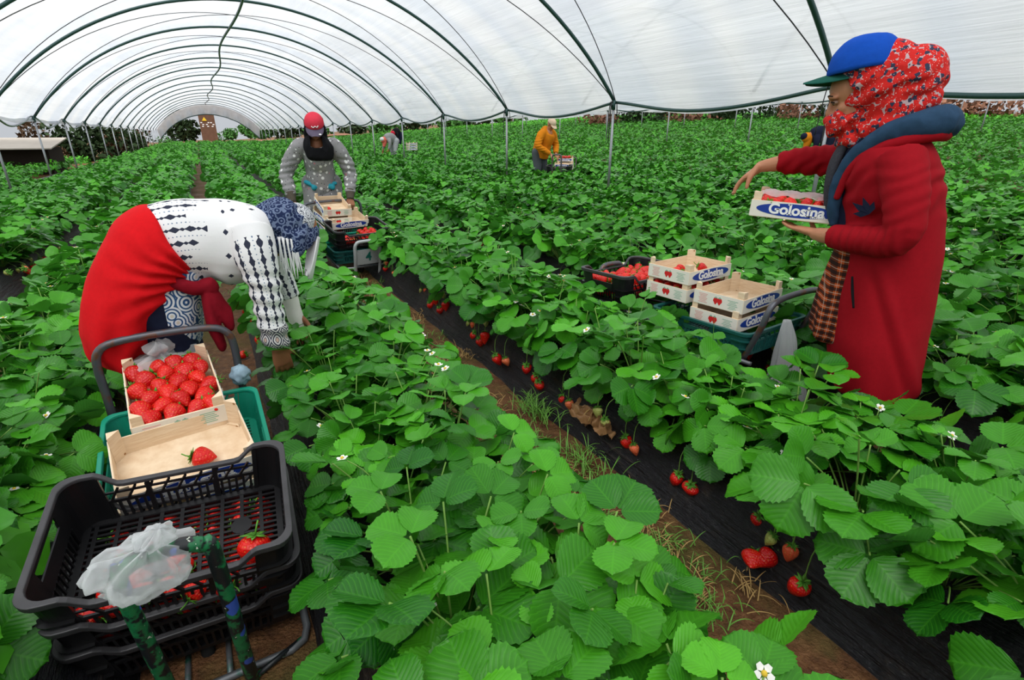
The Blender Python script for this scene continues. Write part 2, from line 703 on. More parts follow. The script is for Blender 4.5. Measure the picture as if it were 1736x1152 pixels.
MT['sign'] = mat_steel('grey_sign_metal', (0.42, 0.45, 0.45), (0.25, 0.26, 0.25), 0.6, 0.3, 0.55)
MT['sign_ink'] = simple('sign_green', (0.008, 0.12, 0.09), 0.5, 0.3, var=0.1)
MT['rubber'] = simple('tyre_rubber', (0.015, 0.015, 0.015), 0.8, 0.2)
MT['skin'] = simple('skin', (0.46, 0.20, 0.105), 0.5, 0.35, var=0.12, nscale=12)
MT['skin_dark'] = simple('sunned_skin', (0.34, 0.135, 0.065), 0.5, 0.35, var=0.12, nscale=12)
MT['nail'] = simple('fingernail', (0.62, 0.33, 0.24), 0.35, 0.5, var=0.03)
MT['eye'] = simple('eye_dark', (0.02, 0.012, 0.01), 0.25, 0.5)
MT['eyewhite'] = simple('eye_white', (0.36, 0.22, 0.16), 0.3, 0.5, var=0.03)
MT['brow'] = simple('brow_hair', (0.03, 0.016, 0.01), 0.7, 0.2)


def cloth(name, col, var=0.18, nscale=60, bump=0.25, rough=0.85):
    return simple(name, col, rough, 0.12, var=var, nscale=nscale, bump=bump, dist=0.002)


MT['coat'] = cloth('dark_red_fleece', (0.29, 0.004, 0.010), 0.14)
MT['navy'] = cloth('slate_blue_cloth', (0.022, 0.055, 0.105), 0.2)
MT['navy_dark'] = cloth('navy_cloth', (0.010, 0.013, 0.032), 0.3)
MT['greyknit'] = cloth('charcoal_knit', (0.045, 0.045, 0.055), 0.5, 120, 0.5)
MT['cap_blue'] = cloth('blue_cap_cotton', (0.006, 0.070, 0.42), 0.14)
MT['cap_green'] = cloth('green_brim_lining', (0.010, 0.085, 0.062), 0.2)
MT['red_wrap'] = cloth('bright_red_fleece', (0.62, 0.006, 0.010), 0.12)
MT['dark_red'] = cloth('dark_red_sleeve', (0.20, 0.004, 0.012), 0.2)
MT['black_cloth'] = cloth('black_cloth', (0.008, 0.008, 0.010), 0.3)
MT['cap_red'] = cloth('coral_cap_cotton', (0.66, 0.045, 0.075), 0.12)
MT['cap_grey'] = cloth('purple_grey_brim', (0.12, 0.10, 0.15), 0.15)
MT['olive'] = cloth('olive_glove', (0.085, 0.072, 0.055), 0.3)
MT['grey_cloth'] = cloth('grey_trousers', (0.27, 0.27, 0.275), 0.15)
MT['orange'] = cloth('orange_sweater', (0.62, 0.205, 0.010), 0.14)
MT['jean'] = cloth('grey_jeans', (0.085, 0.095, 0.11), 0.3)
MT['beige'] = cloth('beige_cap', (0.66, 0.50, 0.36), 0.1)
MT['white_cloth'] = cloth('white_cloth', (0.78, 0.78, 0.78), 0.06)
MT['salmon'] = cloth('salmon_scarf', (0.75, 0.16, 0.12), 0.2)
MT['red_cap2'] = cloth('red_headscarf', (0.60, 0.02, 0.05), 0.15)
MT['glove_white'] = cloth('white_glove', (0.80, 0.78, 0.72), 0.06)
MT['teal_cloth'] = cloth('teal_knot_cloth', (0.03, 0.28, 0.36), 0.3)


def mat_floral():
    t = NT('red_floral_scarf')
    v = t.coord('Object')
    dn = t.n('ShaderNodeVectorMath', operation='ADD')
    nz = t.n('ShaderNodeTexNoise')
    nz.inputs['Scale'].default_value = 30
    t.l(v, nz.inputs['Vector'])
    sc = t.n('ShaderNodeVectorMath', operation='SCALE')
    sc.inputs['Scale'].default_value = 0.016
    t.l(nz.outputs['Color'], sc.inputs[0])
    t.l(v, dn.inputs[0])
    t.l(sc.outputs[0], dn.inputs[1])
    w = dn.outputs[0]
    d = t.voro(w, 72, 'F1', 'Distance')
    cc = t.voro(w, 72, 'F1', 'Color')
    sp = t.n('ShaderNodeSeparateXYZ')
    t.l(cc, sp.inputs[0])
    pick = t.ramp(sp.outputs[0], [(0.0, (0.58, 0.015, 0.012)), (0.70, (0.70, 0.03, 0.02)), (0.74, (0.03, 0.035, 0.07)), (0.84, (0.03, 0.035, 0.07)), (0.88, (0.62, 0.02, 0.015))])
    pick.node.color_ramp.interpolation = 'CONSTANT'
    c = t.mix(t.math('GREATER_THAN', d, 0.74), pick, (0.50, 0.36, 0.37))
    d2 = t.voro(w, 110, 'F1', 'Distance')
    c = t.mix(t.math('LESS_THAN', d2, 0.16), c, (0.80, 0.58, 0.52))
    nr = t.bump(t.noise(v, 90, 3), 0.4, 0.003)
    return t.done(t.pbr(c, 0.75, 0.2, normal=nr))


def mat_plaid():
    t = NT('orange_black_plaid')
    v = t.coord('Object')
    sp = t.n('ShaderNodeSeparateXYZ')
    t.l(v, sp.inputs[0])
    h = t.math('ADD', t.math('MULTIPLY', sp.outputs[1], 0.3), sp.outputs[0])

    def stripes(x, per, wid, off=0.0):
        f = t.math('FRACT', t.math('ADD', t.math('DIVIDE', x, per), off))
        return t.math('LESS_THAN', f, wid)
    c = (0.42, 0.075, 0.016)
    a = t.mix(t.math('MULTIPLY', stripes(sp.outputs[2], 0.034, 0.45), 0.85), c, (0.012, 0.008, 0.008))
    a = t.mix(t.math('MULTIPLY', stripes(h, 0.032, 0.45), 0.75), a, (0.012, 0.008, 0.008))
    a = t.mix(t.math('MULTIPLY', stripes(sp.outputs[2], 0.034, 0.08, 0.3), 0.6), a, (0.55, 0.42, 0.34))
    a = t.mix(t.math('MULTIPLY', stripes(h, 0.032, 0.07, 0.3), 0.4), a, (0.55, 0.42, 0.34))
    return t.done(t.pbr(a, 0.85, 0.12))


def mat_ikat():
    """white knit with rows of dark diamonds along the body (UV: metres along, metres around)"""
    t = NT('white_diamond_print')
    uv = t.n('ShaderNodeUVMap').outputs[0]
    sp = t.n('ShaderNodeSeparateXYZ')
    t.l(uv, sp.inputs[0])
    u, v = sp.outputs[0], sp.outputs[1]
    white, ink, blue = (0.80, 0.80, 0.80), (0.035, 0.04, 0.065), (0.10, 0.17, 0.28)

    def cell(x, per, off=0.0):
        y = t.math('ADD', t.math('DIVIDE', x, per), off)
        return t.math('SUBTRACT', t.math('FRACT', y), 0.5), t.math('FLOOR', y)

    def inside(x, lo, hi):
        return t.math('MULTIPLY', t.math('GREATER_THAN', x, lo), t.math('LESS_THAN', x, hi))

    def diamond(a, pa, b, pb, ra, rb):
        s = t.math('ADD', t.math('MULTIPLY', t.math('ABSOLUTE', a), pa / ra), t.math('MULTIPLY', t.math('ABSOLUTE', b), pb / rb))
        return t.math('LESS_THAN', s, 1.0)

    def rows(per, off):
        b, row = cell(v, per, off)
        a1, _ = cell(u, 0.046)
        a2, _ = cell(u, 0.023, 0.5)
        m = t.math('MAXIMUM', diamond(a1, 0.046, b, per, 0.0185, 0.0120), diamond(a2, 0.023, b, per, 0.0100, 0.0068))
        return m, row
    # body rows from waist to mid back, sleeves full length
    m, row = rows(0.052, 0.0)
    jit = t.math('FRACT', t.math('MULTIPLY', row, 0.371))
    body = inside(t.math('ADD', u, t.math('MULTIPLY', jit, 0.085)), -0.05, 0.265)
    sleeve = inside(u, 1.06, 1.395)
    ms, _ = rows(0.042, 0.5)
    k = t.math('MAXIMUM', t.math('MULTIPLY', m, body), t.math('MULTIPLY', ms, sleeve))
    # small dotted rows between
    b2, _ = cell(v, 0.052, 0.5)
    a3, _ = cell(u, 0.012)
    dots = t.math('MULTIPLY', diamond(a3, 0.012, b2, 0.052, 0.0026, 0.0030), t.math('MAXIMUM', body, sleeve))
    # scattered single diamonds on the shoulders
    a4, r4 = cell(u, 0.075, 0.25)
    b4, _ = cell(v, 0.085, 0.2)
    b4b, _ = cell(v, 0.085, 0.7)
    single = t.math('MULTIPLY', diamond(a4, 0.075, b4, 0.085, 0.011, 0.011), inside(u, 0.255, 0.7))
    k = t.math('MAXIMUM', k, single)
    c = t.mix(dots, white, blue)
    c = t.mix(k, c, ink)
    # ornate cuff
    cuff = t.math('GREATER_THAN', u, 1.40)
    a5, _ = cell(u, 0.075, 0.1)
    b5, _ = cell(v, 0.066, 0.0)
    e = t.math('ADD', t.math('POWER', t.math('MULTIPLY', t.math('ABSOLUTE', a5), 2.0), 1.4), t.math('POWER', t.math('MULTIPLY', t.math('ABSOLUTE', b5), 2.0), 1.4))
    ring = t.math('LESS_THAN', t.math('FRACT', t.math('MULTIPLY', e, 2.1)), 0.5)
    cc = t.mix(ring, (0.62, 0.60, 0.58), ink)
    core = t.math('LESS_THAN', e, 0.16)
    cc = t.mix(core, cc, (0.50, 0.36, 0.30))
    c = t.mix(cuff, c, cc)
    nr = t.bump(t.noise(t.coord(), 120, 3), 0.25, 0.002)
    return t.done(t.pbr(c, 0.85, 0.1, normal=nr))


def mat_blobs(name, base, cols, scale, thr, rnd=1.0):
    t = NT(name)
    v = t.coord('Object')
    c = base
    for i, (col, s, th) in enumerate(zip(cols, scale, thr)):
        mp = t.n('ShaderNodeMapping')
        mp.inputs['Location'].default_value = (i * 3.3, i * 1.7, i * 0.9)
        t.l(v, mp.inputs[0])
        c = t.mix(t.math('LESS_THAN', t.voro(mp.outputs[0], s, rnd=rnd), th), c, col)
    nr = t.bump(t.noise(v, 120, 3), 0.25, 0.002)
    return t.done(t.pbr(c, 0.85, 0.1, normal=nr))


def mat_rings(name, base, ring, scale, k, extra=None):
    t = NT(name)
    v = t.coord('Object')
    d = t.voro(v, scale)
    f = t.math('LESS_THAN', t.math('FRACT', t.math('MULTIPLY', d, k)), 0.45)
    c = t.mix(f, base, ring)
    if extra:
        c = t.mix(t.math('LESS_THAN', d, 0.14), c, extra)
    return t.done(t.pbr(c, 0.85, 0.1))


MT['floral'] = mat_floral()
MT['plaid'] = mat_plaid()
MT['ikat'] = mat_ikat()
MT['grey_print'] = mat_blobs('grey_dotted_sweater', (0.27, 0.265, 0.27), [(0.75, 0.74, 0.74), (0.02, 0.02, 0.02), (0.55, 0.18, 0.22)], [17, 36, 11], [0.26, 0.17, 0.10])
MT['navy_print'] = mat_rings('navy_print_scarf', (0.014, 0.024, 0.070), (0.13, 0.17, 0.27), 44, 2.2)
MT['paisley'] = mat_rings('blue_white_print', (0.70, 0.72, 0.74), (0.035, 0.09, 0.21), 19, 4.2, (0.62, 0.55, 0.45))
MT['check'] = mat_rings('white_check_cloth', (0.68, 0.70, 0.72), (0.05, 0.06, 0.08), 110, 2.0)
MT['bark'] = simple('tree_bark', (0.10, 0.065, 0.04), 0.9, 0.1, var=0.4, nscale=6)
MT['treeleaf'] = simple('tree_foliage', (0.022, 0.045, 0.014), 0.7, 0.2, var=0.6, nscale=1.5)
MT['brownleaf'] = simple('brown_foliage', (0.075, 0.045, 0.025), 0.8, 0.1, var=0.5, nscale=2)
MT['brightleaf'] = simple('shrub_foliage', (0.05, 0.16, 0.03), 0.7, 0.2, var=0.5, nscale=1.5)
MT['rust'] = simple('reddish_weeds', (0.26, 0.13, 0.085), 0.9, 0.1, var=0.5, nscale=2)
MT['brownwall'] = simple('brown_plank_wall', (0.13, 0.070, 0.045), 0.85, 0.15, var=0.35, nscale=3)
MT['earth'] = simple('bare_earth', (0.24, 0.125, 0.085), 0.9, 0.1, var=0.3, nscale=1.2)
MT['shed_roof'] = simple('pale_roof_sheet', (0.42, 0.38, 0.33), 0.7, 0.3, var=0.2, nscale=2)
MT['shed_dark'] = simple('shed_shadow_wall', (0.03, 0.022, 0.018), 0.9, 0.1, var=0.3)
MT['yellow'] = simple('yellow_sign', (0.75, 0.5, 0.03), 0.5, 0.3, var=0.05)
MT['crateorange'] = simple('orange_bucket', (0.7, 0.16, 0.02), 0.5, 0.4, var=0.1)
# ------------------------------------------------------------------ ground and raised beds
def frange(a, b, s):
    return np.arange(a, b + 1e-6, s)


gx = np.concatenate([frange(-42, -8, 2.0), frange(-7.5, 10, 0.25), frange(11, 62, 1.5)])
gy = np.concatenate([frange(-6, -1, 1.0), frange(-0.75, 8, 0.25), frange(8.5, 20, 0.5), frange(22, 130, 3.0)])
GX, GY = np.meshgrid(gx, gy)
GZ = ground_z(GX, GY)
near = (np.abs(GX) < 8) & (GY < 12)
bumpz = np.array([noise.noise(Vector((x * 2.1, y * 2.1, 0))) for x, y in zip(GX.ravel(), GY.ravel())]).reshape(GX.shape)
GZ = GZ + np.where(near, 0.022 * bumpz, 0) - 0.012
nx, ny = len(gx), len(gy)
V = np.stack([GX.ravel(), GY.ravel(), GZ.ravel()], 1)
ii, jj = np.meshgrid(np.arange(nx - 1), np.arange(ny - 1))
q0 = (jj * nx + ii).ravel()
Q = np.stack([q0, q0 + 1, q0 + nx + 1, q0 + nx], 1)
struct(put('ground', np_mesh('ground', V, Q, MT['soil'])), 'red brown soil with moss and dry grass between the beds')

BED_TOP, BED_HT, BED_HB = 0.22, 0.235, 0.375
BED_NAME = {-5.0: 'far left bed beyond the left posts', -3.2: 'bed inside the left posts', -2.0: 'second bed left of the foreground cart',
            -0.78: 'bed left of the foreground cart', 0.45: 'bed right of the foreground cart',
            1.70: 'bed beyond the dirt path', 2.95: 'bed behind the woman in red', 4.18: 'second bed behind the woman in red',
            5.38: 'bed just inside the right-hand posts', 6.78: 'bed just outside the right-hand posts',
            8.03: 'second bed outside the right-hand posts', 9.28: 'third bed outside the right-hand posts'}


def raised_bed(cx, k):
    ys = np.concatenate([frange(-1.0, 9, 0.06), frange(9.3, 72, 1.2)])
    prof = [(-BED_HB - 0.03, -0.03), (-BED_HB, 0.004), (-0.335, 0.075), (-0.29, 0.15), (-BED_HT, 0.212), (-0.13, BED_TOP), (0, BED_TOP + 0.006),
            (0.13, BED_TOP), (BED_HT, 0.212), (0.29, 0.15), (0.335, 0.075), (BED_HB, 0.004), (BED_HB + 0.03, -0.03)]
    pr = np.array(prof)
    n = len(pr)
    rows = []
    for y in ys:
        w = np.array([noise.noise(Vector((p[0] * 6 + cx * 9, y * 1.7, k))) for p in pr])
        w2 = np.array([noise.noise(Vector((p[0] * 22 + cx * 5, y * 5.0, k + 4))) for p in pr])
        lean = 0.035 * noise.noise(Vector((cx, y * 0.6, 9))) * (1 - pr[:, 1] / BED_TOP)
        x = cx + pr[:, 0] + lean
        z = pr[:, 1] + (0.012 * w + 0.006 * w2) * (pr[:, 1] > 0.001) + float(ground_z(cx, y))
        rows.append(np.stack([x, np.full(n, y), z], 1))
    V = np.concatenate(rows)
    m = len(ys)
    ii, jj = np.meshgrid(np.arange(n - 1), np.arange(m - 1))
    q0 = (jj * n + ii).ravel()
    Q = np.stack([q0, q0 + 1, q0 + n + 1, q0 + n], 1)
    o = put('raised_bed', np_mesh('raised_bed', V, Q, MT['mulch']))
    struct(o, 'raised strawberry bed under black plastic, ' + BED_NAME[cx])
    o['category'] = 'planting bed'


for k, cx in enumerate(BEDS):
    raised_bed(cx, k)


# ------------------------------------------------------------------ tunnels: film, hoops, posts, ropes
class Arch:
    def __init__(self, xl, xr, zl, zr, sag=2.45):
        c = xr - xl
        self.R = ((c / 2) ** 2 + sag * sag) / (2 * sag)
        self.cx = (xl + xr) / 2
        self.a0 = math.asin(c / 2 / self.R)
        self.zc = (zl + zr) / 2 + sag - self.R
        self.tilt = (zr - zl) / c

    def p(self, s, y, off=0.0):
        """s 0 = right foot, 1 = left foot"""
        a = self.a0 * (1 - 2 * s)
        r = self.R + off
        x = self.cx + r * math.sin(a)
        return (x, y, self.zc + r * math.cos(a) + (x - self.cx) * self.tilt)


MAIN = Arch(POST_L, POST_R + 0.1, 1.72, 1.82)


def film(arch, y0, y1, name, label, mat, droop_r=0.10, droop_l=0.03, dy=0.48):
    ys = np.arange(y0, y1 + 1e-6, dy)
    ss = np.linspace(-0.012, 1.012, 61)
    V = []
    for y in ys:
        fr = (y - 0.1) / 3.88
        k = math.sin(PI * (fr - math.floor(fr))) ** 2
        for s in ss:
            b = 0.035 + 0.035 * k * math.sin(PI * min(max(s, 0), 1)) + 0.018 * noise.noise(Vector((s * 9, y * 0.7, 2)))
            x, yy, z = arch.p(s, y, b)
            if s < 0.10:
                z -= droop_r * k * (1 - s / 0.10) ** 2
                z += 0.02 * noise.noise(Vector((s * 60, y * 2.5, 5)))
            if s > 0.90:
                z -= droop_l * k * ((s - 0.9) / 0.10) ** 2
                z += 0.03 * noise.noise(Vector((s * 60, y * 2.0, 7)))
            V.append((x, yy, z))
    n, m = len(ss), len(ys)
    ii, jj = np.meshgrid(np.arange(n - 1), np.arange(m - 1))
    q0 = (jj * n + ii).ravel()
    Q = np.stack([q0, q0 + 1, q0 + n + 1, q0 + n], 1)
    return struct(put(name, np_mesh(name, np.array(V), Q, mat)), label)


film(MAIN, -9.0, 72.2, 'roof_film', 'translucent white plastic film over the tunnel', MT['film'])


def end_curtain():
    """film gathered across the far end, hanging to two corners above an arched opening"""
    V = []
    n, m = 57, 14
    for j in range(m):
        t = j / (m - 1)
        for i in range(n):
            s = i / (n - 1)
            x, y, z = MAIN.p(s, 72.2, 0.03)
            u = 2 * s - 1
            low = 3.35 - 2.55 * abs(u) ** 1.9 - 0.1
            low = min(low, z - 0.05)
            zz = z + (low - z) * t
            V.append((x * (1 - 0.04 * t) + 0.05 * t, 72.2 - 1.5 * math.sin(PI * t * 0.6) * (0.3 + 0.2 * math.sin(s * 60)), zz))
    ii, jj = np.meshgrid(np.arange(n - 1), np.arange(m - 1))
    q0 = (jj * n + ii).ravel()
    Q = np.stack([q0, q0 + 1, q0 + n + 1, q0 + n], 1)
    o = put('tunnel_end_curtain', np_mesh('tunnel_end_curtain', np.array(V), Q, MT['film_end']))
    tag(o, 'white film curtain with an arched opening at the far end of the tunnel', 'curtain')
    e = MB()
    e.tube([V[(m - 1) * n + i] for i in range(n)], 0.05, 6)
    h = e.build('hem', MT['hoop'], o)
    h['label'] = 'dark green hem along the arched opening'


end_curtain()

ORD = ['nearest', 'second', 'third', 'fourth', 'fifth', 'sixth', 'seventh', 'eighth', 'ninth', 'tenth', 'eleventh', 'twelfth',
       'thirteenth', 'fourteenth', 'fifteenth', 'sixteenth', 'seventeenth', 'eighteenth', 'nineteenth', 'twentieth']

vis = [y for y in HOOP_Y if y > 3]
for k, y in enumerate(vis):
    b = MB()
    b.tube([MAIN.p(s, y, 0.0) for s in np.linspace(0, 1, 49)], 0.030 if k < 5 else 0.027, 8)
    o = b.build('tunnel_hoop', MT['hoop'])
    tag(o, '%s dark green steel hoop carrying the tunnel film, counted from the camera' % ORD[k], 'hoop', 'steel hoops of the tunnel')
# ridge pipe along the hoop tops
b = MB()
b.tube([(MAIN.cx + 0.11 * math.sin(y * 0.43 + 1), y, MAIN.p(0.5, y)[2] - 0.045) for y in np.arange(3.9, 71, 0.97)], 0.034, 8)
tag(b.build('ridge_pipe', MT['hoop']), 'dark green ridge pipe running along the hoop tops', 'pipe')
# cords over the film, zig-zag between the two post rows
c = 0
for k, y in enumerate(vis[:8]):
    for d in (3.88, -3.88):
        if k == 0 and d < 0:
            continue
        b = MB()
        b.tube([MAIN.p(s, y + d * s, 0.012) for s in np.linspace(0, 1, 41)], 0.0075, 5)
        o = b.build('tie_down_rope', MT['cord'])
        tag(o, 'thin dark cord over the film from the %s right-hand post, running %s' % (ORD[k], 'away from the camera' if d > 0 else 'towards the camera'),
            'cord', 'cords tying down the film')


def post(x, y, h, label, group, straps=0):
    z = float(ground_z(x, y)) - 0.02
    t = thing('tunnel_post', label, 'post', (x, y, z), 0, group)
    b = MB()
    b.tube([(0, 0, 0), (0, 0, h)], 0.024, 10)
    b.build('tube', MT['galv'], t)
    b = MB()
    b.tube([(0, 0, h - 0.10), (0, 0, h + 0.05)], 0.034, 10)
    b.bar((-0.06, 0, h - 0.04), (0.06, 0, h + 0.02), 0.03)
    b.build('clamp', MT['hoop'], t)
    for q in range(straps):
        s = MB()
        a = q * 1.7 + x
        ln = 0.35 + 0.3 * ((q * 7) % 3) / 2
        dx, dy = 0.09 * math.cos(a), 0.09 * math.sin(a)
        s.tube([(0, 0, h - 0.02), (dx * 0.7, dy * 0.7, h + 0.03), (dx, dy, h - 0.12), (dx * 1.25, dy * 1.25, h - ln)], [0.010, 0.012, 0.012, 0.009], 6, 4, flat=0.35)
        s.build('strap', MT['strap'], t)
    return t


zr_g = float(ground_z(POST_R, 8))
for k, y in enumerate(vis):
    zt = 1.82 - float(ground_z(POST_R, y)) + 0.02
    post(POST_R + 0.06, y, zt, 'galvanised steel post, %s from the camera in the right-hand row' % ORD[k], 'right-hand tunnel posts', 3 if k < 4 else (1 if k < 7 else 0))
    if y > 10:
        zt = 1.72 - float(ground_z(POST_L, y)) + 0.02
        j = k - 2
        post(POST_L, y, zt, 'galvanised steel post, %s from the camera in the left-hand row' % ORD[j], 'left-hand tunnel posts', 1 if j < 4 else 0)
# drooping gutter pipes between the posts
for side, x, zt, sag in (('right', POST_R + 0.09, 1.84, 0.19), ('left', POST_L - 0.05, 1.80, 0.30)):
    for k, y in enumerate(vis[:12]):
        if side == 'left' and y < 8:
            continue
        y0, y1 = (y - 3.88, y) if side == 'left' else (y, y + 3.88)
        if side == 'right' and k == 0:
            y0b = y - 3.88
            b = MB()
            b.tube([(x, y0b + (y - y0b) * t, zt - sag * math.sin(PI * t)) for t in np.linspace(0, 1, 15)], 0.026, 8)
            tag(b.build('gutter_pipe', MT['hoop']), 'drooping dark green pipe behind the hood of the woman in red', 'pipe', 'drooping gutter pipes')
        b = MB()
        b.tube([(x + 0.03 * math.sin(9 * t), y0 + (y1 - y0) * t, zt - sag * math.sin(PI * t) ** 1.2) for t in np.linspace(0, 1, 17)], 0.024, 8)
        o = b.build('gutter_pipe', MT['hoop'] if side == 'right' else MT['galv'])
        tag(o, 'drooping pipe slung %s the %s post of the %s-hand row' % ('beyond' if side == 'right' else 'before', ORD[k if side == 'right' else k - 2], side), 'pipe', 'drooping gutter pipes')

# neighbouring tunnels
for q in range(3):
    xl, xr = POST_R + 0.35 + 10.2 * q, POST_R + 10.2 * (q + 1)
    g0, g1 = float(ground_z(xl, 12)), float(ground_z(xr, 12))
    A = Arch(xl, xr, 1.85 + g0, 1.85 + g1)
    film(A, -2, 66 - 10 * q, 'roof_film', 'film of the %s neighbouring tunnel on the right' % ORD[q], MT['film'], 0.14, 0.1, 0.97)
    ph = [y + 1.3 * (q + 1) for y in HOOP_Y if 2 < y < 46]
    for k, y in enumerate(ph):
        z = 1.85 + g1 - float(ground_z(xr, y))
        if z < 0.5:
            continue
        post(xr + 0.05, y, z, 'distant galvanised post, %s in the %s row across the right field' % (ORD[k], ('first', 'second', 'third')[q]), 'posts of the neighbouring tunnels')
        b = MB()
        b.tube([A.p(s, y) for s in np.linspace(0, 1, 31)], 0.028, 6)
        tag(b.build('tunnel_hoop', MT['hoop']), '%s hoop of the %s neighbouring tunnel on the right' % (ORD[k], ('first', 'second', 'third')[q]), 'hoop', 'hoops of the neighbouring tunnels')
        b = MB()
        b.tube([(xr, y + 3.88 * t, 1.9 + g1 - 0.22 * math.sin(PI * t)) for t in np.linspace(0, 1, 13)], 0.024, 6)
        tag(b.build('gutter_pipe', MT['hoop']), 'drooping pipe past the %s post of the %s row across the right field' % (ORD[k], ('first', 'second', 'third')[q]), 'pipe', 'pipes of the neighbouring tunnels')
A = Arch(-14.2, POST_L - 0.1, 1.30, 1.72)
film(A, 4, 34, 'roof_film', 'film of the neighbouring tunnel on the left', MT['film'], 0.05, 0.1, 0.97)

# ------------------------------------------------------------------ strawberry plants
def leaflet(nr, nc, L, Wd, rg, detail=True):
    """one toothed obovate leaflet: base at origin, along +x, face up +z"""
    tt = np.linspace(0, 1, nr + 1)
    uu = np.linspace(-1, 1, nc + 1)
    V, UV = [], []
    fold = rg.uniform(0.20, 0.50)
    curl = rg.uniform(-0.05, 0.28)
    lift = rg.uniform(-0.08, 0.12)
    for i, t in enumerate(tt):
        a = (t - 0.56) / (0.56 if t < 0.56 else 0.44)
        w = Wd * max(0.0, 1 - abs(a) ** (1.9 if a < 0 else 2.3)) ** (0.62 if a < 0 else 0.52)
        for u in uu:
            e = abs(u) == 1
            ww = w
            dx = 0.0
            if e and detail and 0 < i < nr:
                ww = w * (1.03 if i % 2 else 0.93)
                dx = 0.012 * L if i % 2 else 0
            x = L * t + dx - 0.10 * L * abs(u) * (t > 0.8) * (t - 0.8) * 3
            y = ww * u
            z = abs(y) * fold - curl * L * t * t - 0.35 * abs(u) ** 3 * w * fold + lift * L * t
            if detail:
                z += 0.012 * L * math.sin(t * 26 - abs(u) * 5) * abs(u) * (1 - 0.3 * abs(u))
            V.append((x, y, z))
            UV.append((0.5 + 0.5 * u, t))
    n = nc + 1
    ii, jj = np.meshgrid(np.arange(nc), np.arange(nr))
    q0 = (jj * n + ii).ravel()
    Q = np.stack([q0, q0 + n, q0 + n + 1, q0 + 1], 1)
    return np.array(V), Q, np.array(UV)


def basis(f, n):
    f = nrm(f)
    s = nrm(np.cross(n, f))
    return np.stack([f, s, np.cross(f, s)], 1)


def plant_arrays(rg, nleaf, nr, nc, detail=True, size=1.0, spread=1.0):
    """a clump of three-part leaves; returns leaf arrays and the stalk curves"""
    Vs, Qs, UVs, Ts, stalks = [], [], [], [], []
    off = 0
    ph = rg.uniform(0, 6.28)
    for k in range(nleaf):
        r = (k + 0.5) / nleaf
        az = ph + k * 2.39996 + rg.uniform(-0.3, 0.3)
        el = math.radians(78 - 62 * r ** 0.85 + rg.uniform(-8, 8))
        ln = (0.20 + 0.06 * rg.uniform(-1, 1)) * (1.05 - 0.1 * r) * size
        rad = np.array((math.cos(az), math.sin(az), 0))
        tip = rad * ln * math.cos(el) * 1.12 * spread + np.array((0, 0, ln * math.sin(el) * 0.98 + 0.02))
        tip[2] = max(tip[2], 0.03)
        mid = tip * 0.5 + np.array((0, 0, 0.03)) + rad * 0.01
        stalks.append([np.zeros(3) + rad * 0.012, mid, tip])
        pitch = rg.uniform(-0.30, 0.50) - 0.75 * r
        yaw = rg.uniform(-0.6, 0.6)
        d = np.array((math.cos(az + yaw), math.sin(az + yaw), 0))
        f = d * math.cos(pitch) + np.array((0, 0, math.sin(pitch)))
        nn = np.array((0, 0, 1.0)) + 0.30 * rg.normal(size=3)
        B = basis(f, nn)
        L = (0.088 + 0.022 * rg.uniform(-1, 1)) * size * (0.72 if k < 2 else 1.0)
        tint = np.clip(rg.beta(1.0, 2.1) + (0.35 if k < 3 else 0), 0, 1)
        spread_a = rg.uniform(1.15, 1.5)
        for a, sc in ((0, 1.0), (spread_a, 0.94), (-spread_a, 0.94)):
            lv, lq, luv = leaflet(nr, nc, L * sc, L * sc * rg.uniform(0.49, 0.57), rg, detail)
            lv = lv + np.array((0.008, 0, 0))
            tilt = rg.uniform(-0.15, 0.25) if a else rg.uniform(-0.2, 0.2)
            ct, st = math.cos(tilt), math.sin(tilt)
            lv = lv @ np.array([[ct, 0, st], [0, 1, 0], [-st, 0, ct]])
            ca, sa = math.cos(a), math.sin(a)
            lv = lv @ np.array([[ca, sa, 0], [-sa, ca, 0], [0, 0, 1]])
            Vs.append(lv @ B.T + tip)
            Qs.append(lq + off)
            UVs.append(luv)
            Ts.append(np.full(len(lv), tint))
            off += len(lv)
    return np.concatenate(Vs), np.concatenate(Qs), np.concatenate(UVs), np.concatenate(Ts), stalks


def leaf_mesh(name, V, Q, UV, T, mat):
    me = np_mesh(name, V, Q, mat)
    at = me.attributes.new('tint', 'FLOAT', 'POINT')
    at.data.foreach_set('value', np.ascontiguousarray(T, np.float32))
    if UV is not None:
        lay = me.uv_layers.new(name='UVMap')
        lay.data.foreach_set('uv', np.ascontiguousarray(UV[Q.ravel()], np.float32).ravel())
    return me


def berry_mesh(name, L, R, mat, rg, n=16):
    """a strawberry: neck at the origin, tip along -z"""
    b = MB()
    pr = []
    for t in np.linspace(0.0, 1, 12):
        r = R * (math.sin(PI * min(1, t ** 0.62 * 0.98 + 0.02)) ** 0.75) * (1 - 0.12 * t)
        pr.append((max(r, R * 0.05), -L * t))
    b.lathe(pr, n)
    me = b.mesh(name, mat)
    c = coords(me)
    sq = rg.uniform(0.85, 1.1)
    c[:, 0] *= sq
    c[:, 1] /= sq
    o = rg.uniform(0, 50)
    w = np.array([noise.noise(Vector((p[0] * 35 + o, p[1] * 35, p[2] * 35))) for p in c])
    c[:, :2] *= (1 + 0.12 * w)[:, None]
    me.vertices.foreach_set('co', c.astype(np.float32).ravel())
    me.update()
    return me


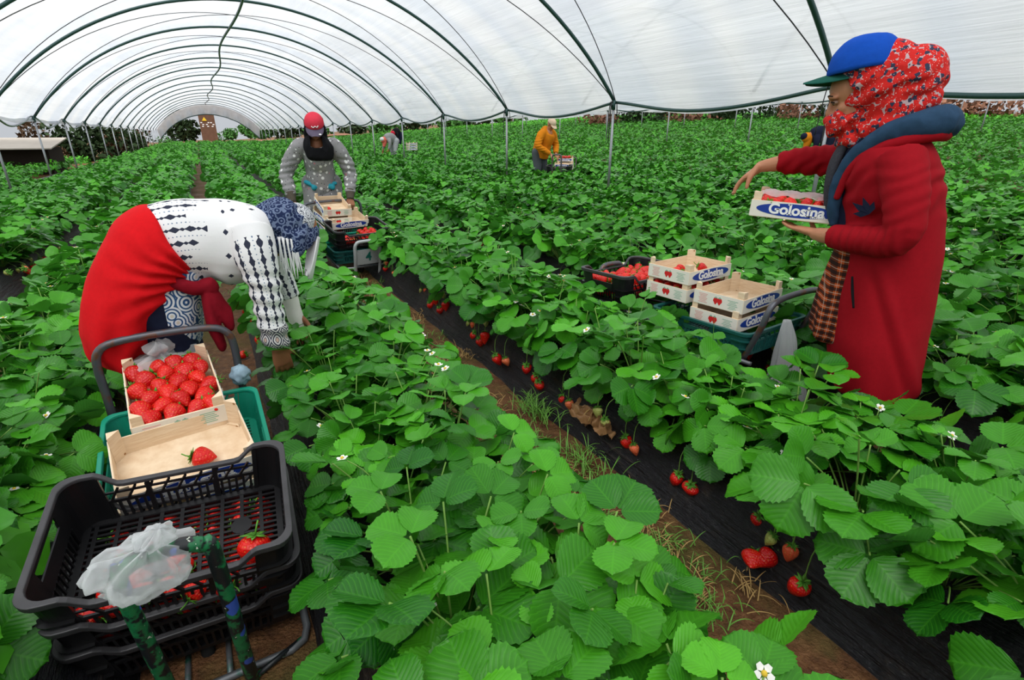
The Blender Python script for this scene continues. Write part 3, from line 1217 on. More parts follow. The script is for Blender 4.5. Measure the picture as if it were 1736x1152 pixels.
def calyx_mesh(R, rg, stalk=0.03):
    b = MB()
    for k in range(9):
        a = k * 2 * PI / 9 + rg.uniform(-0.2, 0.2)
        d = np.array((math.cos(a), math.sin(a), 0))
        s = np.array((-d[1], d[0], 0))
        l = R * rg.uniform(0.8, 1.15)
        up = rg.uniform(-0.25, 0.45) * l
        P = [np.array((0, 0, 0.002)), d * l * 0.45 + s * l * 0.20 + np.array((0, 0, 0.004)), d * l + np.array((0, 0, up)), d * l * 0.45 - s * l * 0.20 + np.array((0, 0, 0.004))]
        Pb = [p - np.array((0, 0, 0.0012)) for p in P]
        b.add(P + Pb, [(0, 1, 2, 3), (7, 6, 5, 4), (0, 4, 5, 1), (1, 5, 6, 2), (2, 6, 7, 3), (3, 7, 4, 0)])
    b.tube([(0, 0, 0), (R * 0.1, 0, stalk * 0.6), (R * 0.25, R * 0.1, stalk)], 0.0018, 6)
    return b.mesh('calyx', MT['calyx'])


BERRY = [berry_mesh('strawberry', 0.066 + 0.008 * rng.uniform(-1, 1), 0.028 + 0.003 * rng.uniform(-1, 1), MT['berry'], rng) for _ in range(5)]
BERRY_H = [berry_mesh('strawberry', 0.050, 0.022, MT['berry_half'], rng) for _ in range(2)]
BERRY_G = [berry_mesh('strawberry', 0.042, 0.018, MT['berry_green'], rng) for _ in range(2)]
CALYX = [calyx_mesh(0.026, rng) for _ in range(3)]


def flower(parent, loc, tilt):
    f = thing_part('flower', parent)
    b = MB()
    for k in range(5):
        a = k * 2 * PI / 5
        d = np.array((math.cos(a), math.sin(a), 0))
        s = np.array((-d[1], d[0], 0))
        P = [d * 0.003, d * 0.009 + s * 0.0065, d * 0.016 + s * 0.004 + np.array((0, 0, 0.002)), d * 0.0165 - s * 0.004 + np.array((0, 0, 0.002)), d * 0.009 - s * 0.0065]
        b.add(P + [p - np.array((0, 0, 0.001)) for p in P], [(0, 1, 2, 3, 4), (9, 8, 7, 6, 5), (0, 5, 6, 1), (1, 6, 7, 2), (2, 7, 8, 3), (3, 8, 9, 4), (4, 9, 5, 0)])
    o = b.build('flower', MT['petal'], parent, smooth=False)
    o.location = loc
    o.rotation_euler = tilt
    c = MB()
    c.ball((0, 0, 0.002), (0.0052, 0.0052, 0.004), 10, 6)
    c.build('flower_center', MT['pollen'], o)
    return o


def thing_part(*a):
    return None


NV = 10
PLANT_PROTO = []
for v in range(NV):
    rg = np.random.default_rng(100 + v)
    V, Q, UV, T, st = plant_arrays(rg, 20 + v % 4, 18, 4, True, size=1.07 + 0.07 * (v % 3 - 1), spread=1.04)
    root = thing('strawberry_plant', '', 'plant')
    put('foliage', leaf_mesh('foliage', V, Q, UV, T, MT['leaf']), root)
    b = MB()
    for s in st:
        b.tube(s, 0.0024, 5, 3)
    # flower and fruit stalks
    fr = [(), ('r', 'r'), ('r', 'h', 'g'), ('g',), ('r', 'r', 'g'), (), ('h', 'r'), ('g', 'g'), ('r',), ()][v]
    fl = [1, 1, 0, 2, 0, 1, 1, 0, 2, 1][v]
    spots = []
    for q, kind in enumerate(fr):
        y = (q - (len(fr) - 1) / 2) * 0.062 + rg.uniform(-0.015, 0.015)
        d = rg.uniform(0.135, 0.205)
        x = -d
        zs = min(BED_TOP, BED_TOP * (BED_HB - (d + 0.13)) / (BED_HB - BED_HT))
        z = max(0.01, zs) - BED_TOP
        spots.append((kind, x, y, z))
        b.tube([(0, 0, 0.01), (-0.06, y * 0.5, 0.045), (x + 0.015, y, max(z, -0.06) + 0.085), (x, y, z + 0.066)], 0.0017, 5, 4)
    fspots = []
    for q in range(fl):
        a = PI + rg.uniform(-1.3, 1.3)
        r, h = rg.uniform(0.14, 0.21), rg.uniform(0.19, 0.25)
        fspots.append((r * math.cos(a), r * math.sin(a), h))
        b.tube([(0, 0, 0.01), (0.45 * r * math.cos(a), 0.45 * r * math.sin(a), h * 0.75), (r * math.cos(a), r * math.sin(a), h)], 0.0018, 5, 4)
    b.build('stalks', MT['stem'], root)
    for q, (kind, x, y, z) in enumerate(spots):
        me = {'r': BERRY, 'h': BERRY_H, 'g': BERRY_G}[kind]
        o = put('strawberry', me[(v + q) % len(me)], root)
        o.location = (x, y, z + 0.066)
        o.rotation_euler = (rg.uniform(-0.3, 0.3), rg.uniform(0.0, 0.5), rg.uniform(0, 6))
        o['label'] = {'r': 'ripe red strawberry', 'h': 'half ripe orange strawberry', 'g': 'unripe green strawberry'}[kind]
        k = put('calyx', CALYX[q % 3], o)
        k.scale = (1, 1, 1) if kind == 'r' else (0.75, 0.75, 0.75)
    for p in fspots:
        flower(root, p, (rg.uniform(-0.4, 0.4), rg.uniform(-0.6, 0.1), rg.uniform(0, 6)))
    PLANT_PROTO.append(root)

# every planting spot, then the 300 that show largest become things of their own
TAN_H, TAN_V = W_PX / 2 / F_PX, H_PX / 2 / F_PX
_r = np.array((math.cos(HEAD), -math.sin(HEAD), 0))
_f = np.array((math.sin(HEAD) * math.cos(PITCH), math.cos(HEAD) * math.cos(PITCH), -math.sin(PITCH)))
_u = np.cross(_r, _f)


def in_view(x, y, z):
    d = np.array((x, y, z - CAM_Z))
    w = d @ _f
    if w < 0.2:
        return w, False
    return w, abs(d @ _r / w) < TAN_H * 1.02 + 0.30 / w and abs(d @ _u / w) < TAN_V * 1.02 + 0.30 / w


# (x0, x1, y0, y1) kept free for carts and people
CLEAR = [(-1.97, -1.73, 5.0, 6.5), (-0.60, 0.13, 1.75, 2.62), (-0.50, 0.14, 2.2, 2.95), (0.80, 1.50, 5.05, 6.55), (1.98, 2.74, 0.85, 2.95), (6.95, 7.75, 10.0, 11.6)]
spots, outside = [], []
for bx in BEDS:
    for row in (-1, 1):
        y = -0.6 + (0.13 if row > 0 else 0)
        while y < (22 if bx < 6.2 else 16):
            x = bx + row * 0.13 + rng.uniform(-0.025, 0.025)
            yy = y + rng.uniform(-0.035, 0.035)
            y += 0.245
            if any(a < x < b and c < yy < d for a, b, c, d in CLEAR):
                continue
            z = float(ground_z(bx, yy)) + BED_TOP - 0.008
            w, ok = in_view(x, yy, z + 0.2)
            if ok and w > 0.55:
                spots.append((w, x, yy, z, row, bx))
            elif not ok and -7 < bx < 7:
                outside.append((x, yy, z))
spots.sort()
NEAR, REST = spots[:300], spots[300:]
order = {}
used = set()
for w, x, y, z, row, bx in sorted(NEAR, key=lambda s: s[2]):
    k = order.setdefault((bx, row), [0])
    k[0] += 1
    nth = k[0]
    sfx = 'th' if 10 < nth % 100 < 14 else {1: 'st', 2: 'nd', 3: 'rd'}.get(nth % 10, 'th')
    v = int(rng.integers(NV))
    if nth < 3 and bx in (0.45,):
        v = (0, 5, 9, 3)[nth % 4]
    rz = (0 if row < 0 else PI) + rng.uniform(-0.35, 0.35)
    s = rng.uniform(0.92, 1.18)
    if 0.85 < y < 2.6 and 0.25 < x < 0.45:
        x, s = x + 0.015, s * 0.9
    if 0.85 < y < 2.6 and -0.75 < x < -0.55:
        x, s = x - 0.14, s * 0.85
    if 0.45 < x < 0.80 and 3.6 < y < 5.3:
        x, s = x - 0.03, s * 0.72
    if 1.4 < x < 1.7 and 4.6 < y < 6.2:
        s *= 0.85
    if 1.70 < x < 2.0 and 1.1 < y < 3.0:
        x, s = x - 0.02, s * 0.86
    m = Matrix.Translation((x, y, z)) @ Matrix.Rotation(rz, 4, 'Z') @ Matrix.Diagonal((s, s, s * rng.uniform(0.95, 1.12), 1))
    side = 'near' if (row < 0) == (bx > 0) else 'far'
    lab = '%d%s strawberry plant from the front, %s row, %s' % (nth, sfx, side, BED_NAME[bx])
    grp = 'strawberry plants, ' + BED_NAME[bx]
    if v not in used:
        used.add(v)
        o = PLANT_PROTO[v]
        o.matrix_world = m
        o['label'], o['group'] = lab, grp
    else:
        dup(PLANT_PROTO[v], m, lab, grp)
for v in range(NV):
    if v not in used:
        for ch in list(PLANT_PROTO[v].children):
            for g in list(ch.children):
                bpy.data.objects.remove(g)
            bpy.data.objects.remove(ch)
        bpy.data.objects.remove(PLANT_PROTO[v])


def mass(name, places, variants, label, mat, jit=0.14):
    """plants beyond counting as one mesh"""
    Vs, Qs, Ts = [], [], []
    off = 0
    for x, y, z in places:
        V, Q, T = variants[int(rng.integers(len(variants)))]
        a, s = rng.uniform(0, 6.283), rng.uniform(0.9, 1.2)
        c, sn = math.cos(a) * s, math.sin(a) * s
        P = np.empty_like(V)
        P[:, 0] = V[:, 0] * c - V[:, 1] * sn + x
        P[:, 1] = V[:, 0] * sn + V[:, 1] * c + y
        P[:, 2] = V[:, 2] * s * rng.uniform(0.95, 1.15) + z
        Vs.append(P)
        Qs.append(Q + off)
        Ts.append(np.clip(T + rng.uniform(-jit, jit), 0, 1))
        off += len(V)
    o = put(name, leaf_mesh(name, np.concatenate(Vs), np.concatenate(Qs), None, np.concatenate(Ts), mat))
    return tag(o, label, 'plants', kind='stuff')


MIDV = []
for v in range(8):
    V, Q, UV, T, st = plant_arrays(np.random.default_rng(300 + v), 20, 5, 2, False, size=1.08, spread=1.18)
    MIDV.append((V, Q, T))
mid = [(x, y, z) for w, x, y, z, row, bx in REST] + outside
mass('strawberry_foliage', mid, MIDV, 'dense strawberry rows in the middle distance under the tunnel', MT['leaf'], 0.24)
pass
FARV = []
for v in range(6):
    V, Q, UV, T, st = plant_arrays(np.random.default_rng(400 + v), 12, 2, 2, False, size=1.25, spread=1.25)
    FARV.append((V, Q, T))
far = []
for bx in BEDS[1:]:
    y = 22.0 if bx < 6.2 else 16.0
    while y < 70:
        z = float(ground_z(bx, y)) + BED_TOP - 0.02
        for row in (-0.14, 0.14):
            if in_view(bx, y, z)[1]:
                far.append((bx + row + rng.uniform(-0.06, 0.06), y + rng.uniform(-0.1, 0.1), z))
        y += 0.34
bx = 10.53
while bx < 44:
    y = 0.0
    st_ = 0.36 if bx < 18 else 0.5
    while y < 64:
        z = float(ground_z(bx, y)) + BED_TOP - 0.05
        w, ok = in_view(bx, y, z)
        if ok:
            for row in (-0.16, 0.16):
                far.append((bx + row + rng.uniform(-0.08, 0.08), y + rng.uniform(-0.1, 0.1), z))
        y += st_
    bx += 1.25
mass('strawberry_foliage', far, FARV, 'far strawberry rows filling the field to the horizon', MT['leaf'], 0.2)
left = []
bx = -6.2
while bx > -13:
    y = 5.0
    while y < 40:
        z = float(ground_z(bx, y)) + BED_TOP - 0.05
        if in_view(bx, y, z)[1]:
            for row in (-0.16, 0.16):
                left.append((bx + row + rng.uniform(-0.06, 0.06), y, z))
        y += 0.4
    bx -= 1.25
mass('strawberry_foliage', left, FARV, 'strawberry rows beyond the left-hand posts', MT['leaf'])
# ------------------------------------------------------------------ crates, boxes, carts
def crate(label, w, d, h, hc, body, rim, group=None):
    """slotted plastic field crate: high corners and ends, long sides dipping in the middle; bottom centre at the origin"""
    t = thing('plastic_crate', label, 'crate', (0, 0, 0), 0, group)
    r = 0.045
    loop = []
    for cxs, cys, a0 in ((1, -1, -PI / 2), (1, 1, 0), (-1, 1, PI / 2), (-1, -1, PI)):
        for k in range(7):
            a = a0 + k * PI / 12
            loop.append((cxs * (w / 2 - r) + r * math.cos(a), cys * (d / 2 - r) + r * math.sin(a)))
    dense = []
    for i in range(len(loop)):
        a, b = np.array(loop[i]), np.array(loop[(i + 1) % len(loop)])
        n = max(1, int(np.hypot(*(b - a)) / 0.014))
        for k in range(n):
            dense.append(a + (b - a) * k / n)
    L = np.array(dense)

    def top(x, y):
        if abs(y) > d / 2 - 0.02:
            return h + (hc - h) * float(sstep(0.27 * w, 0.37 * w, abs(x)))
        return hc

    def ins(z):
        return 0.93 + 0.07 * z / hc

    def P(x, y, z, o=0.0):
        k = ins(z)
        n = nrm(np.array((x / (w / 2) ** 6 * 0 + x, y, 0)))
        return np.array((x * k, y * k, z)) + np.array((np.sign(x) * o * (abs(x) > w / 2 - r), np.sign(y) * o * (abs(y) > d / 2 - r), 0))
    # rim
    b = MB()
    R = []
    for x, y in np.concatenate([L, L[:1]]):
        H = top(x, y)
        R.append([P(x, y, H, 0.012), P(x, y, H, -0.004), P(x, y, H - 0.012, -0.004), P(x, y, H - 0.020, 0.012)])
    b.loft(R, 4, cap=False)
    ro = b.build('rim', rim, t, smooth=False)
    md = ro.modifiers.new('b', 'BEVEL')
    md.width = 0.003
    md.segments = 2
    # walls
    b = MB()
    n = len(L)

    def strip(sel, z0, z1):
        """thick wall over consecutive loop points selected by sel(x,y)"""
        for i in range(n):
            p, q = L[i], L[(i + 1) % n]
            if sel(*p) and sel(*q):
                V = []
                for s in (p, q):
                    a, c = z0(*s), z1(*s)
                    V += [P(s[0], s[1], a, 0.003), P(s[0], s[1], a, -0.001), P(s[0], s[1], c, -0.001), P(s[0], s[1], c, 0.003)]
                b.add(V, [(0, 4, 7, 3), (1, 2, 6, 5), (3, 7, 6, 2), (0, 1, 5, 4), (0, 3, 2, 1), (4, 5, 6, 7)])
    tp = lambda x, y: top(x, y) - 0.012
    cor = lambda x, y: abs(x) > 0.36 * w and abs(y) > d / 2 - 0.075
    strip(cor, lambda x, y: 0.0, tp)
    for z in (0.30 * h, 0.62 * h):                         # stiffening flanges round the corners
        for i in range(n):
            p, q = L[i], L[(i + 1) % n]
            if cor(*p) and cor(*q):
                V = [P(s[0], s[1], zz, o) for s in (p, q) for zz, o in ((z, 0.002), (z, 0.013), (z + 0.006, 0.013), (z + 0.006, 0.002))]
                b.add(V, [(0, 4, 5, 1), (1, 5, 6, 2), (2, 6, 7, 3), (3, 7, 4, 0), (0, 1, 2, 3), (4, 7, 6, 5)])
    end = lambda x, y: abs(x) > w / 2 - 0.002 and abs(y) < d / 2 - 0.06
    hole = 0.085
    strip(lambda x, y: end(x, y) and abs(y) > hole - 0.014, lambda x, y: 0.50 * h, tp)
    strip(lambda x, y: end(x, y) and abs(y) < hole + 0.014, lambda x, y: 0.50 * h, lambda x, y: 0.66 * hc)
    strip(lambda x, y: end(x, y) and abs(y) < hole + 0.014, lambda x, y: 0.86 * hc, tp)
    for sx in (-1, 1):
        for y in np.arange(-d / 2 + 0.07, d / 2 - 0.06, 0.021):
            b.bar(P(sx * w / 2, y, 0.005), P(sx * w / 2, y, 0.51 * h), 0.006, 0.005)
        b.bar(P(sx * w / 2, -d / 2 + 0.06, 0.006), P(sx * w / 2, d / 2 - 0.06, 0.006), 0.006, 0.014)
    zb = 0.56 * h
    xe = 0.365 * w
    for sy in (-1, 1):
        yy = sy * d / 2
        for z, hh in ((0.007, 0.014), (zb, 0.011)):
            b.bar(P(-xe, yy, z), P(xe, yy, z), 0.006, hh)
        for x in np.arange(-xe + 0.01, xe, 0.0205):
            b.bar(P(x, yy, 0.008), P(x, yy, zb), 0.006, 0.0065)
        for x in (-xe, -0.16 * w, 0.16 * w, xe):
            b.bar(P(x, yy, 0.004), P(x, yy, top(x, yy) - 0.015), 0.008, 0.012)
        for x in np.arange(-xe + 0.012, xe - 0.03, 0.042):
            b.bar(P(x, yy, zb), P(x + 0.028 * sy, yy, h - 0.016), 0.006, 0.006)
        b.bar(P(-xe, yy, (zb + h) / 2), P(xe, yy, (zb + h) / 2), 0.005, 0.006)
    b.build('slotted_wall', body, t, smooth=False)
    # base grid
    b = MB()
    k = ins(0.01)
    for x in np.arange(-w / 2 * k + 0.03, w / 2 * k - 0.02, 0.052):
        b.bar((x, -d / 2 * k + 0.01, 0.010), (x, d / 2 * k - 0.01, 0.010), 0.010, 0.008)
    for y in np.arange(-d / 2 * k + 0.015, d / 2 * k, 0.0185):
        b.bar((-w / 2 * k + 0.01, y, 0.010), (w / 2 * k - 0.01, y, 0.010), 0.0075, 0.006)
    for sy in (-1, 1):
        b.bar((-w / 2 * k + 0.015, sy * (d / 2 * k - 0.008), 0.008), (w / 2 * k - 0.015, sy * (d / 2 * k - 0.008), 0.008), 0.02, 0.014)
    for sx in (-1, 1):
        b.bar((sx * (w / 2 * k - 0.008), -d / 2 * k + 0.015, 0.008), (sx * (w / 2 * k - 0.008), d / 2 * k - 0.015, 0.008), 0.02, 0.014)
    b.lathe([(0.028, 0.0), (0.028, 0.008), (0.0, 0.0085)], 16, (0.26 * w, 0.1 * d, 0.006))
    b.build('base_grid', body, t, smooth=False)
    return t


def text_mesh(txt, size, depth=0.0006, bold=0.012, xs=1.0):
    cu = bpy.data.curves.new('lettering', 'FONT')
    cu.body = txt
    cu.size = size
    cu.extrude = depth
    cu.offset = bold * size
    cu.align_x = 'CENTER'
    cu.align_y = 'CENTER'
    o = bpy.data.objects.new('tmp_text', cu)
    COL.objects.link(o)
    dg = bpy.context.evaluated_depsgraph_get()
    me = bpy.data.meshes.new_from_object(o.evaluated_get(dg))
    bpy.data.objects.remove(o)
    bpy.data.curves.remove(cu)
    c = coords(me)
    c[:, 0] *= xs
    me.vertices.foreach_set('co', c.astype(np.float32).ravel())
    me.update()
    me.name = 'lettering'
    return me


BW, BD, BH, BP = 0.38, 0.28, 0.072, 0.112      # wooden box: length, depth, side height, post height
LETTER = text_mesh('Golosina', 0.062, 0.0006, 0.030, 1.02)


def add_serifs(me):
    """slab serifs on the straight letters, found as the islands of the lettering"""
    bm = bmesh.new()
    bm.from_mesh(me)
    seen, isl = set(), []
    for v in bm.verts:
        if v in seen:
            continue
        st, grp = [v], []
        seen.add(v)
        while st:
            a = st.pop()
            grp.append(a.co.copy())
            for e in a.link_edges:
                b = e.other_vert(a)
                if b not in seen:
                    seen.add(b)
                    st.append(b)
        xs, ys = [p.x for p in grp], [p.y for p in grp]
        isl.append((min(xs), max(xs), min(ys), max(ys)))
    isl.sort()
    base = min(i[2] for i in isl) + 0.001
    letters = []
    for i in isl:                                   # merge islands that overlap in x (front and back faces, the dot of the i)
        if letters and i[0] < letters[-1][1] - 0.001:
            q = letters[-1]
            letters[-1] = (q[0], max(q[1], i[1]), min(q[2], i[2]), max(q[3], i[3]))
        else:
            letters.append(i)
    if len(letters) == 8:
        st = 0.0085
        xh = letters[1][3]
        feet = []
        for k in (2, 5):
            x0, x1 = letters[k][:2]
            feet += [((x0 + x1) / 2, base, x1 - x0 + 0.011), (x0 - 0.001, (letters[k][3] if k == 2 else xh - 0.001), 0.012)]
        x0, x1 = letters[6][:2]
        feet += [(x0 + st / 2, base, st + 0.010), (x1 - st / 2, base, st + 0.009), (x0 - 0.001, xh - 0.001, 0.011)]
        feet += [(letters[7][1], base, 0.009), (letters[0][1] - 0.004, (letters[0][2] + letters[0][3]) / 2, 0.014)]
        for x, y, w in feet:
            bmesh.ops.create_cube(bm, size=1.0, matrix=Matrix.Translation((x, y + (0.0012 if y == base else -0.002), 0)) @ Matrix.Diagonal((w, 0.0042, 0.0012, 1)))
    bm.to_mesh(me)
    bm.free()


add_serifs(LETTER)
LETTER.materials.append(MT['white_ink'])
FONT_UP = Matrix.Rotation(PI / 2, 4, 'X')


def slab(pts, y, th, mb):
    """a flat printed shape in the xz plane, th thick, facing -y at depth y"""
    n = len(pts)
    mb.add([(x, y, z) for x, z in pts] + [(x, y - th, z) for x, z in pts],
           [tuple(range(n))[::-1], tuple(range(n, 2 * n))] + [(i, (i + 1) % n, n + (i + 1) % n, n + i) for i in range(n)])


def wooden_box(label, group=None, printed=True):
    """shallow poplar strawberry box, bottom centre at the origin, printed long sides facing -y and +y"""
    t = thing('wooden_box', label, 'box', (0, 0, 0), 0, group)
    b = MB()
    b.box((0, 0, 0.004), (BW - 0.004, BD - 0.004, 0.005))
    b.build('base_board', MT['wood'], t, smooth=False)
    for sy in (-1, 1):
        b = MB()
        b.box((0, sy * (BD / 2 - 0.002), BH / 2 + 0.004), (BW, 0.004, BH))
        o = b.build('side_board', MT['wood'], t, smooth=False)
        p = MB()
        p.box((0, sy * (BD / 2 + 0.0006), BH / 2 + 0.004), (BW, 0.0012, BH - 0.001))
        q = p.build('printed_face', MT['board'], o, smooth=False)
        q['label'] = 'white printed outer face'
    for sx in (-1, 1):
        b = MB()
        b.box((sx * (BW / 2 - 0.002), 0, BH / 2 + 0.004), (0.004, BD - 0.008, BH))
        o = b.build('end_board', MT['wood'], t, smooth=False)
        p = MB()
        p.box((sx * (BW / 2 + 0.0006), 0, BH / 2 + 0.004), (0.0012, BD - 0.004, BH - 0.001))
        q = p.build('printed_face', MT['board'], o, smooth=False)
        q['label'] = 'white printed outer face'
        for sy in (-1, 1):
            c = MB()
            x, y = sx * (BW / 2 - 0.0045), sy * (BD / 2 - 0.0045)
            tri = [(x, y), (x - sx * 0.034, y), (x, y - sy * 0.034)]
            if sx * sy < 0:
                tri = tri[::-1]
            c.add([(a, e, 0.005) for a, e in tri] + [(a, e, BP) for a, e in tri], [(2, 1, 0), (3, 4, 5), (0, 1, 4, 3), (1, 2, 5, 4), (2, 0, 3, 5)])
            c.build('corner_post', MT['wood'], t, smooth=False)
    if printed:
        for sy in (-1, 1):
            e = MB()
            slab([(0.165 * math.cos(a), BH / 2 + 0.006 + 0.029 * math.sin(a)) for a in np.arange(40) * PI / 20], -BD / 2 - 0.0012, 0.0008, e)
            o = e.build('brand_oval', MT['blue_label'], t, smooth=False)
            o['label'] = 'blue oval with white lettering'
            l = put('lettering', LETTER, o)
            l.matrix_local = Matrix.Translation((0, -BD / 2 - 0.0024, BH / 2 + 0.007)) @ FONT_UP
            u = MB()
            for k in range(9):
                u.box((0.062 + k * 0.0075, -BD / 2 - 0.0023, BH / 2 - 0.0155), (0.005, 0.0006, 0.0045))
            u.build('small_print', MT['white_ink'], o, smooth=False)
            if sy > 0:
                o.rotation_euler = (0, 0, PI)
        for sx in (-1, 1):
            R = Matrix.Rotation(sx * PI / 2, 4, 'Z')
            e = MB()
            for cx in (-0.011, 0.011):
                pts = []
                for k in range(24):
                    a = k * PI / 12
                    rr = 1 - 0.22 * max(0, -math.sin(a)) * abs(math.cos(a)) * 2
                    pts.append((cx + 0.0145 * math.cos(a) * rr * (1.0 if math.sin(a) > 0 else 1 + 0.5 * math.sin(a)), BH / 2 + 0.003 + 0.019 * math.sin(a)))
                slab(pts, -BW / 2 - 0.0012, 0.0008 + 0.0002 * (cx > 0), e)
            o = e.build('berry_emblem', MT['red_ink'], t, smooth=False)
            o['label'] = 'printed pair of red strawberries'
            o.matrix_local = R
            g = MB()
            for cx in (-0.011, 0.011):
                slab([(cx - 0.010, BH / 2 + 0.021), (cx, BH / 2 + 0.017), (cx + 0.010, BH / 2 + 0.021), (cx + 0.004, BH / 2 + 0.024), (cx, BH / 2 + 0.028), (cx - 0.004, BH / 2 + 0.024)], -BW / 2 - 0.0022, 0.0006, g)
            g.build('emblem_leaves', MT['green_ink'], o, smooth=False)
            g = MB()
            for k in range(7):
                z = BH / 2 + 0.026 - k * 0.0075
                g.box((-0.085, -BW / 2 - 0.0015, z), (0.052 - 0.008 * (k % 3), 0.0006, 0.003))
            g.build('red_print', MT['pink_ink'], o, smooth=False)
            g = MB()
            for k in range(6):
                z = BH / 2 + 0.022 - k * 0.008
                g.box((0.083, -BW / 2 - 0.0015, z), (0.056 - 0.011 * ((k * 2) % 3), 0.0006, 0.003))
            g.build('green_print', MT['green_ink'], o, smooth=False)
    return t


CRATE_W, CRATE_D, CRATE_H, CRATE_HC = 0.54, 0.37, 0.135, 0.178
PRO_CRATE = crate('', CRATE_W, CRATE_D, CRATE_H, CRATE_HC, MT['crate'], MT['rim'])
PRO_TEAL = crate('', 0.50, 0.56, 0.15, 0.15, MT['teal'], MT['teal'])
PRO_DTEAL = crate('', 0.50, 0.56, 0.13, 0.13, MT['dteal'], MT['dteal'])
PRO_BOX = wooden_box('')
PRO_BERRY = []
for k in range(5):
    o = put('strawberry', BERRY[k])
    tag(o, '', 'strawberry')
    q = put('calyx', CALYX[k % 3], o)
    PRO_BERRY.append(o)
PROTOS = [PRO_CRATE, PRO_TEAL, PRO_DTEAL, PRO_BOX] + PRO_BERRY


def T(x=0, y=0, z=0, rz=0, rx=0, ry=0, s=1.0):
    return Matrix.Translation((x, y, z)) @ Matrix.Rotation(rz, 4, 'Z') @ Matrix.Rotation(rx, 4, 'X') @ Matrix.Rotation(ry, 4, 'Y') @ Matrix.Scale(s, 4)


def berry(M, label, group, k=None, tip=None, s=None):
    """one loose strawberry lying at M (its middle at the origin of M)"""
    k = int(rng.integers(5)) if k is None else k
    if tip is None:
        rot = Matrix.Rotation(rng.uniform(0, 6.28), 4, 'Z') @ Matrix.Rotation(rng.uniform(0.9, 2.2), 4, 'Y') @ Matrix.Rotation(rng.uniform(0, 6.28), 4, 'Z')
    else:
        rot = tip
    s = rng.uniform(0.9, 1.15) if s is None else s
    return dup(PRO_BERRY[k], M @ rot @ Matrix.Scale(s, 4) @ Matrix.Translation((0, 0, 0.033)), label, group)


def heap(M, w, d, z0, layers, label, group, pitch=0.056, skip=0.0):
    for l in range(layers):
        nx_, ny_ = int(w / pitch), int(d / pitch)
        for i in range(nx_):
            for j in range(ny_):
                if rng.random() < skip:
                    continue
                x = (i - (nx_ - 1) / 2) * pitch + rng.uniform(-0.008, 0.008) + 0.5 * pitch * (l % 2) * 0.5
                y = (j - (ny_ - 1) / 2) * pitch + rng.uniform(-0.008, 0.008)
                berry(M @ T(x, y, z0 + 0.024 + l * 0.039), label, group)


